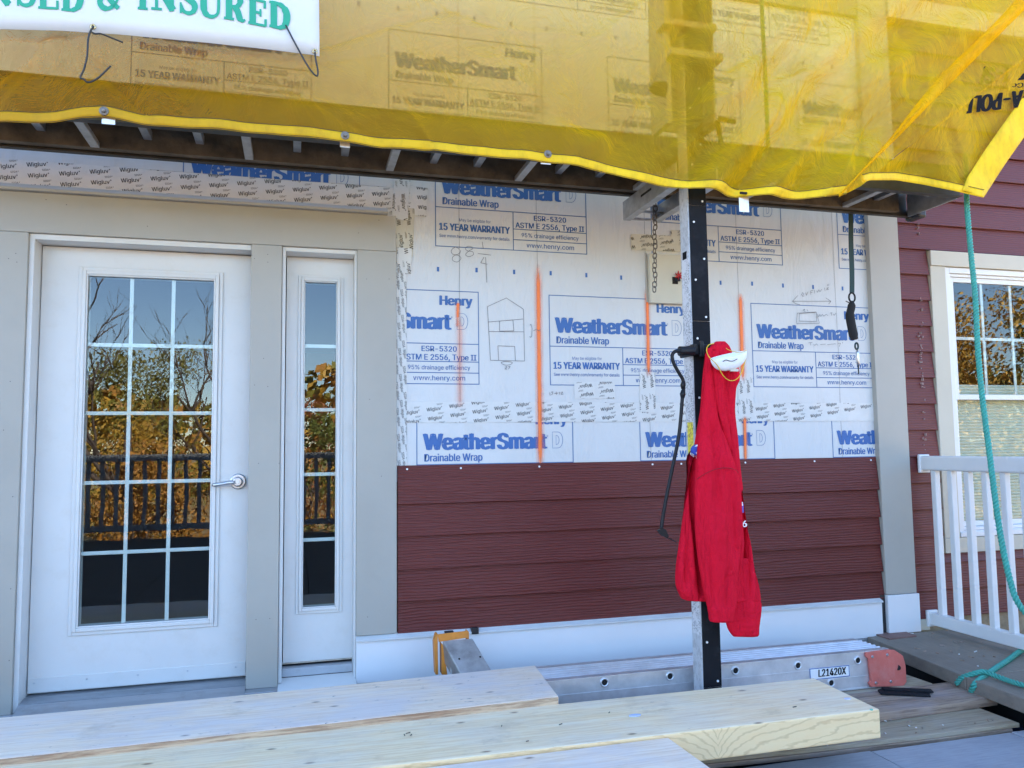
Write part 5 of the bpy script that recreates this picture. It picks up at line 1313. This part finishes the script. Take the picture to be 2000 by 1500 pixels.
for u, v, a, l in ((1552, 1381, .2, .009), (1502, 1262, 0, 0), (1095, 1415, .5, .008), (980, 1418, 1.2, .006), (797, 1432, .4, .009), (790, 1436, 1.6, .008), (803, 1436, 1.1, .007), (1190, 1392, .9, .006), (1030, 1448, .2, .005)):
    if l: p = atz(u, v, zt2+.0035); sp.box(-l, l, -.0012, .0012, 0, .0022, 0, Matrix.Translation(p) @ Matrix.Rotation(a, 4, 'Z'))
tag(sp.build('staple_scrap', m_black, None), 'loose dark staples and bits on the thick pine timber', 'debris', kind='stuff')

# ================================================================== RAILING at right
def railing(name, label, x, y0, y1, zb, zt, m, n, along_y=True, group=None):
    r = empty(name, (x, (y0+y1)/2, zb), label, 'railing', group)
    MB().box(x-.030, x+.030, y1, y0-.022, zt-.085, zt).build('top_rail', m, r, bevel=.010)
    MB().box(x-.024, x+.024, y1, y0-.022, zb, zb+.070).build('bottom_rail', m, r, bevel=.006)
    for z0, z1 in ((zt-.10, zt+.008), (zb-.012, zb+.082)): MB().box(x-.038, x+.038, y0-.040, y0-.0225, z0, z1).build('rail_bracket', m, r, bevel=.004)
    pme = MB().box(-.0175, .0175, -.0175, .0175, zb+.0695, zt-.0845).mesh('baluster', m)
    for k in range(n):
        o = link_mesh('baluster', pme, r, (x, y0-.115-k*.118, 0)); md = o.modifiers.new('b', 'BEVEL'); md.width = .004; md.segments = 2
    MB().box(x-.06, x+.06, y1-.12, y1-.001, zb-.04, zt+.12).build('post', m, r, bevel=.006)
    return r
railing('railing', 'white vinyl deck railing running out from the wall below the right window', 3.615, 0, -2.4, -.002, .982, m_vinyl, 18)
# grey railing along the far side of the deck (seen mirrored in the glass)
rr = empty('railing', (-1, -8.0, DK), 'dark grey deck railing mirrored in the door glass', 'railing')
m_grail = mat('grey_rail_wood', (.28, .285, .29), .7, var=.15)
MB().box(-7, 6, -8.06, -7.94, .93, 1.02).build('top_rail', m_grail, rr); MB().box(-7, 6, -8.03, -7.97, -.04, .04).build('bottom_rail', m_grail, rr)
pme = MB().box(-.025, .025, -.025, .025, .041, .929).mesh('baluster', m_grail)
for k in range(72):
    if k % 14 != 7: link_mesh('baluster', pme, rr, (-6.9+k*.18, -8.0, 0))
pme = MB().box(-.09, .09, -.09, .09, DK, 1.12).mesh('post', m_grail)
for k in range(6): link_mesh('post', pme, rr, (-6.9+(7+14*k)*.18, -8.0, 0))

# ================================================================== TREES across the yard (mirrored in the glass)
m_trunk = mat('tree_bark', (.10, .075, .06), .9, var=.3, bmp=.5, bscale=12)
GZ = -1.6
def tree(name, label, x, y, top, rad, col, leaves, group, seed, bare=False, lsize=.16, low=.15):
    rnd = random.Random(seed)
    t = empty(name, (x, y, GZ), label, 'tree' if 'tree' in name else 'shrub', group)
    H_ = top-GZ; tr = MB(); tips = []
    def grow(p, d, ln, r, dep):
        pts = [p]; q = p.copy(); dd = d.copy()
        for k in range(4):
            dd = (dd + Vector((rnd.uniform(-.25, .25), rnd.uniform(-.25, .25), rnd.uniform(-.05, .15)))).normalized(); q = q+dd*ln/4; pts.append(q.copy())
        tr.tube(pts, [r, r*.9, r*.8, r*.7, r*.6], 5 if dep else 8)
        tips.append(pts[-1])
        if dep < (5 if bare else 2):
            for k in range(3 if dep < 3 else 2):
                nd = (dd*.8 + Vector((rnd.uniform(-1, 1), rnd.uniform(-1, 1), rnd.uniform(-.1, .7)))).normalized()
                grow(pts[rnd.choice((2, 3, 4))], nd, ln*rnd.uniform(.6, .8), r*.55, dep+1)
    grow(Vector((x, y, GZ-.1)), Vector((0, 0, 1)), H_*(.42 if not bare else .36), .10*H_/5 if not bare else .055*H_/5, 0)
    tr.build('trunk', m_trunk, t, smooth=True)
    if leaves:
        mb = MB(); cl_ = []
        for k in range(46):
            a = rnd.uniform(0, 6.283); zz = rnd.random()**.8; rr_ = rad*math.sqrt(rnd.random())*(1-.55*abs(zz*1.3-.45))
            cl_.append((x+rr_*math.cos(a), y+rr_*math.sin(a), GZ+H_*(low+(1-low)*zz)*.97, rad*rnd.uniform(.16, .36)))
        for k in range(leaves):
            cx, cy_, cz, cr_ = rnd.choice(cl_)
            while True:
                o = Vector((rnd.uniform(-1, 1), rnd.uniform(-1, 1), rnd.uniform(-1, 1)))
                if .25 < o.length < 1: break
            p = Vector((cx, cy_, cz))+o*cr_
            n = Vector((rnd.gauss(0, 1), rnd.gauss(0, 1), rnd.gauss(.4, 1))).normalized(); a = n.orthogonal().normalized(); b = n.cross(a); s = lsize*rnd.uniform(.6, 1.3)
            mb.add([p-a*s*.5, p+b*s*.28, p+a*s*.5, p-b*s*.28], [(0, 1, 2, 3)])
        mb.build('crown', col, t)
    return t
lf_olive = m_leaf('olive_leaves', (.20, .19, .03)); lf_gold = m_leaf('gold_leaves', (.46, .28, .035)); lf_orange = m_leaf('orange_leaves', (.40, .20, .035)); lf_green = m_leaf('green_leaves', (.13, .16, .03)); lf_rust = m_leaf('rust_leaves', (.30, .11, .035))
TG = 'autumn trees mirrored in the door glass'; TW = 'autumn trees mirrored in the right window'
tree('tree', 'round olive green tree mirrored in the middle of the door glass', -4.2, -21, 3.9, 2.6, lf_olive, 12000, TG, 3, lsize=.10)
tree('bare_tree', 'leafless branching tree mirrored against the sky in the door glass', -3.1, -13.5, 7.6, 1.5, None, 0, TG, 11, bare=True)
tree('bare_tree', 'small leafless tree mirrored at the right edge of the door glass', -1.7, -15.5, 5.4, 1.0, None, 0, TG, 23, bare=True)
shr = ((-9.5, -17, 2.2, 2.0, lf_green, 'green shrub mirrored at the left edge of the door glass'), (-6.0, -14.5, 1.6, 1.6, lf_gold, 'golden shrub mirrored left of the door railing post'), (-4.0, -16, 1.9, 1.7, lf_gold, 'golden shrub mirrored behind the door railing'), (-2.6, -12.5, 1.2, 1.3, lf_orange, 'orange shrub mirrored low in the door glass'),
       (-1.0, -18, 2.1, 2.0, lf_orange, 'orange shrub mirrored at the right of the door glass'), (.5, -20, 2.5, 1.9, lf_rust, 'rusty shrub mirrored high in the sidelight'), (.9, -14, 1.7, 1.5, lf_green, 'green shrub mirrored low in the sidelight'), (2.6, -17, 2.4, 1.9, lf_gold, 'golden shrub beyond the deck right of the sidelight reflection'))
for i, (x, y, tp, r, m, lab) in enumerate(shr): tree('shrub', lab, x, y, tp, r, m, 5200, TG, 40+i, lsize=.095, low=.02)
wt_ = ((16.5, -12, 4.6, 2.4, lf_gold, 'golden tree mirrored at the left of the right window'), (19, -11, 5.6, 2.6, lf_olive, 'olive tree mirrored in the middle of the right window'), (22, -14, 6.2, 2.8, lf_gold, 'tall golden tree mirrored at the right of the right window'), (13.5, -13, 2.6, 2.0, lf_orange, 'low orange tree mirrored beside the window frame'), (20, -17, 4.2, 2.8, lf_orange, 'orange tree mirrored deep in the right window'))
for i, (x, y, tp, r, m, lab) in enumerate(wt_): tree('tree', lab, x, y, tp, r, m, 8000, TW, 70+i, lsize=.12, low=.05)
# far hedge, made tall and golden to bounce warm fill light at the house
rnd = random.Random(5); hb = MB()
for k in range(15000):
    a = rnd.uniform(-1.35, 1.35); R0_ = rnd.uniform(38, 44); p = Vector((R0_*math.sin(a)*1.6, -R0_*math.cos(a)-6, GZ+rnd.random()**.75*(7.0+1.2*math.sin(a*9)+.8*math.sin(a*23))))
    n = Vector((rnd.gauss(0, 1), rnd.gauss(0, 1), rnd.gauss(.3, 1))).normalized(); q = n.orthogonal().normalized(); b = n.cross(q); s = rnd.uniform(.5, 1.2)
    hb.add([p-q*s*.5, p+b*s*.35, p+q*s*.5, p-b*s*.35], [(0, 1, 2, 3)], rnd.choice((0, 0, 1, 2)))
tag(hb.build('fill_hedge', [lf_gold, lf_olive, lf_orange], None), 'far belt of autumn trees around the yard, made tall for warm fill light', 'woodland', kind='stuff')
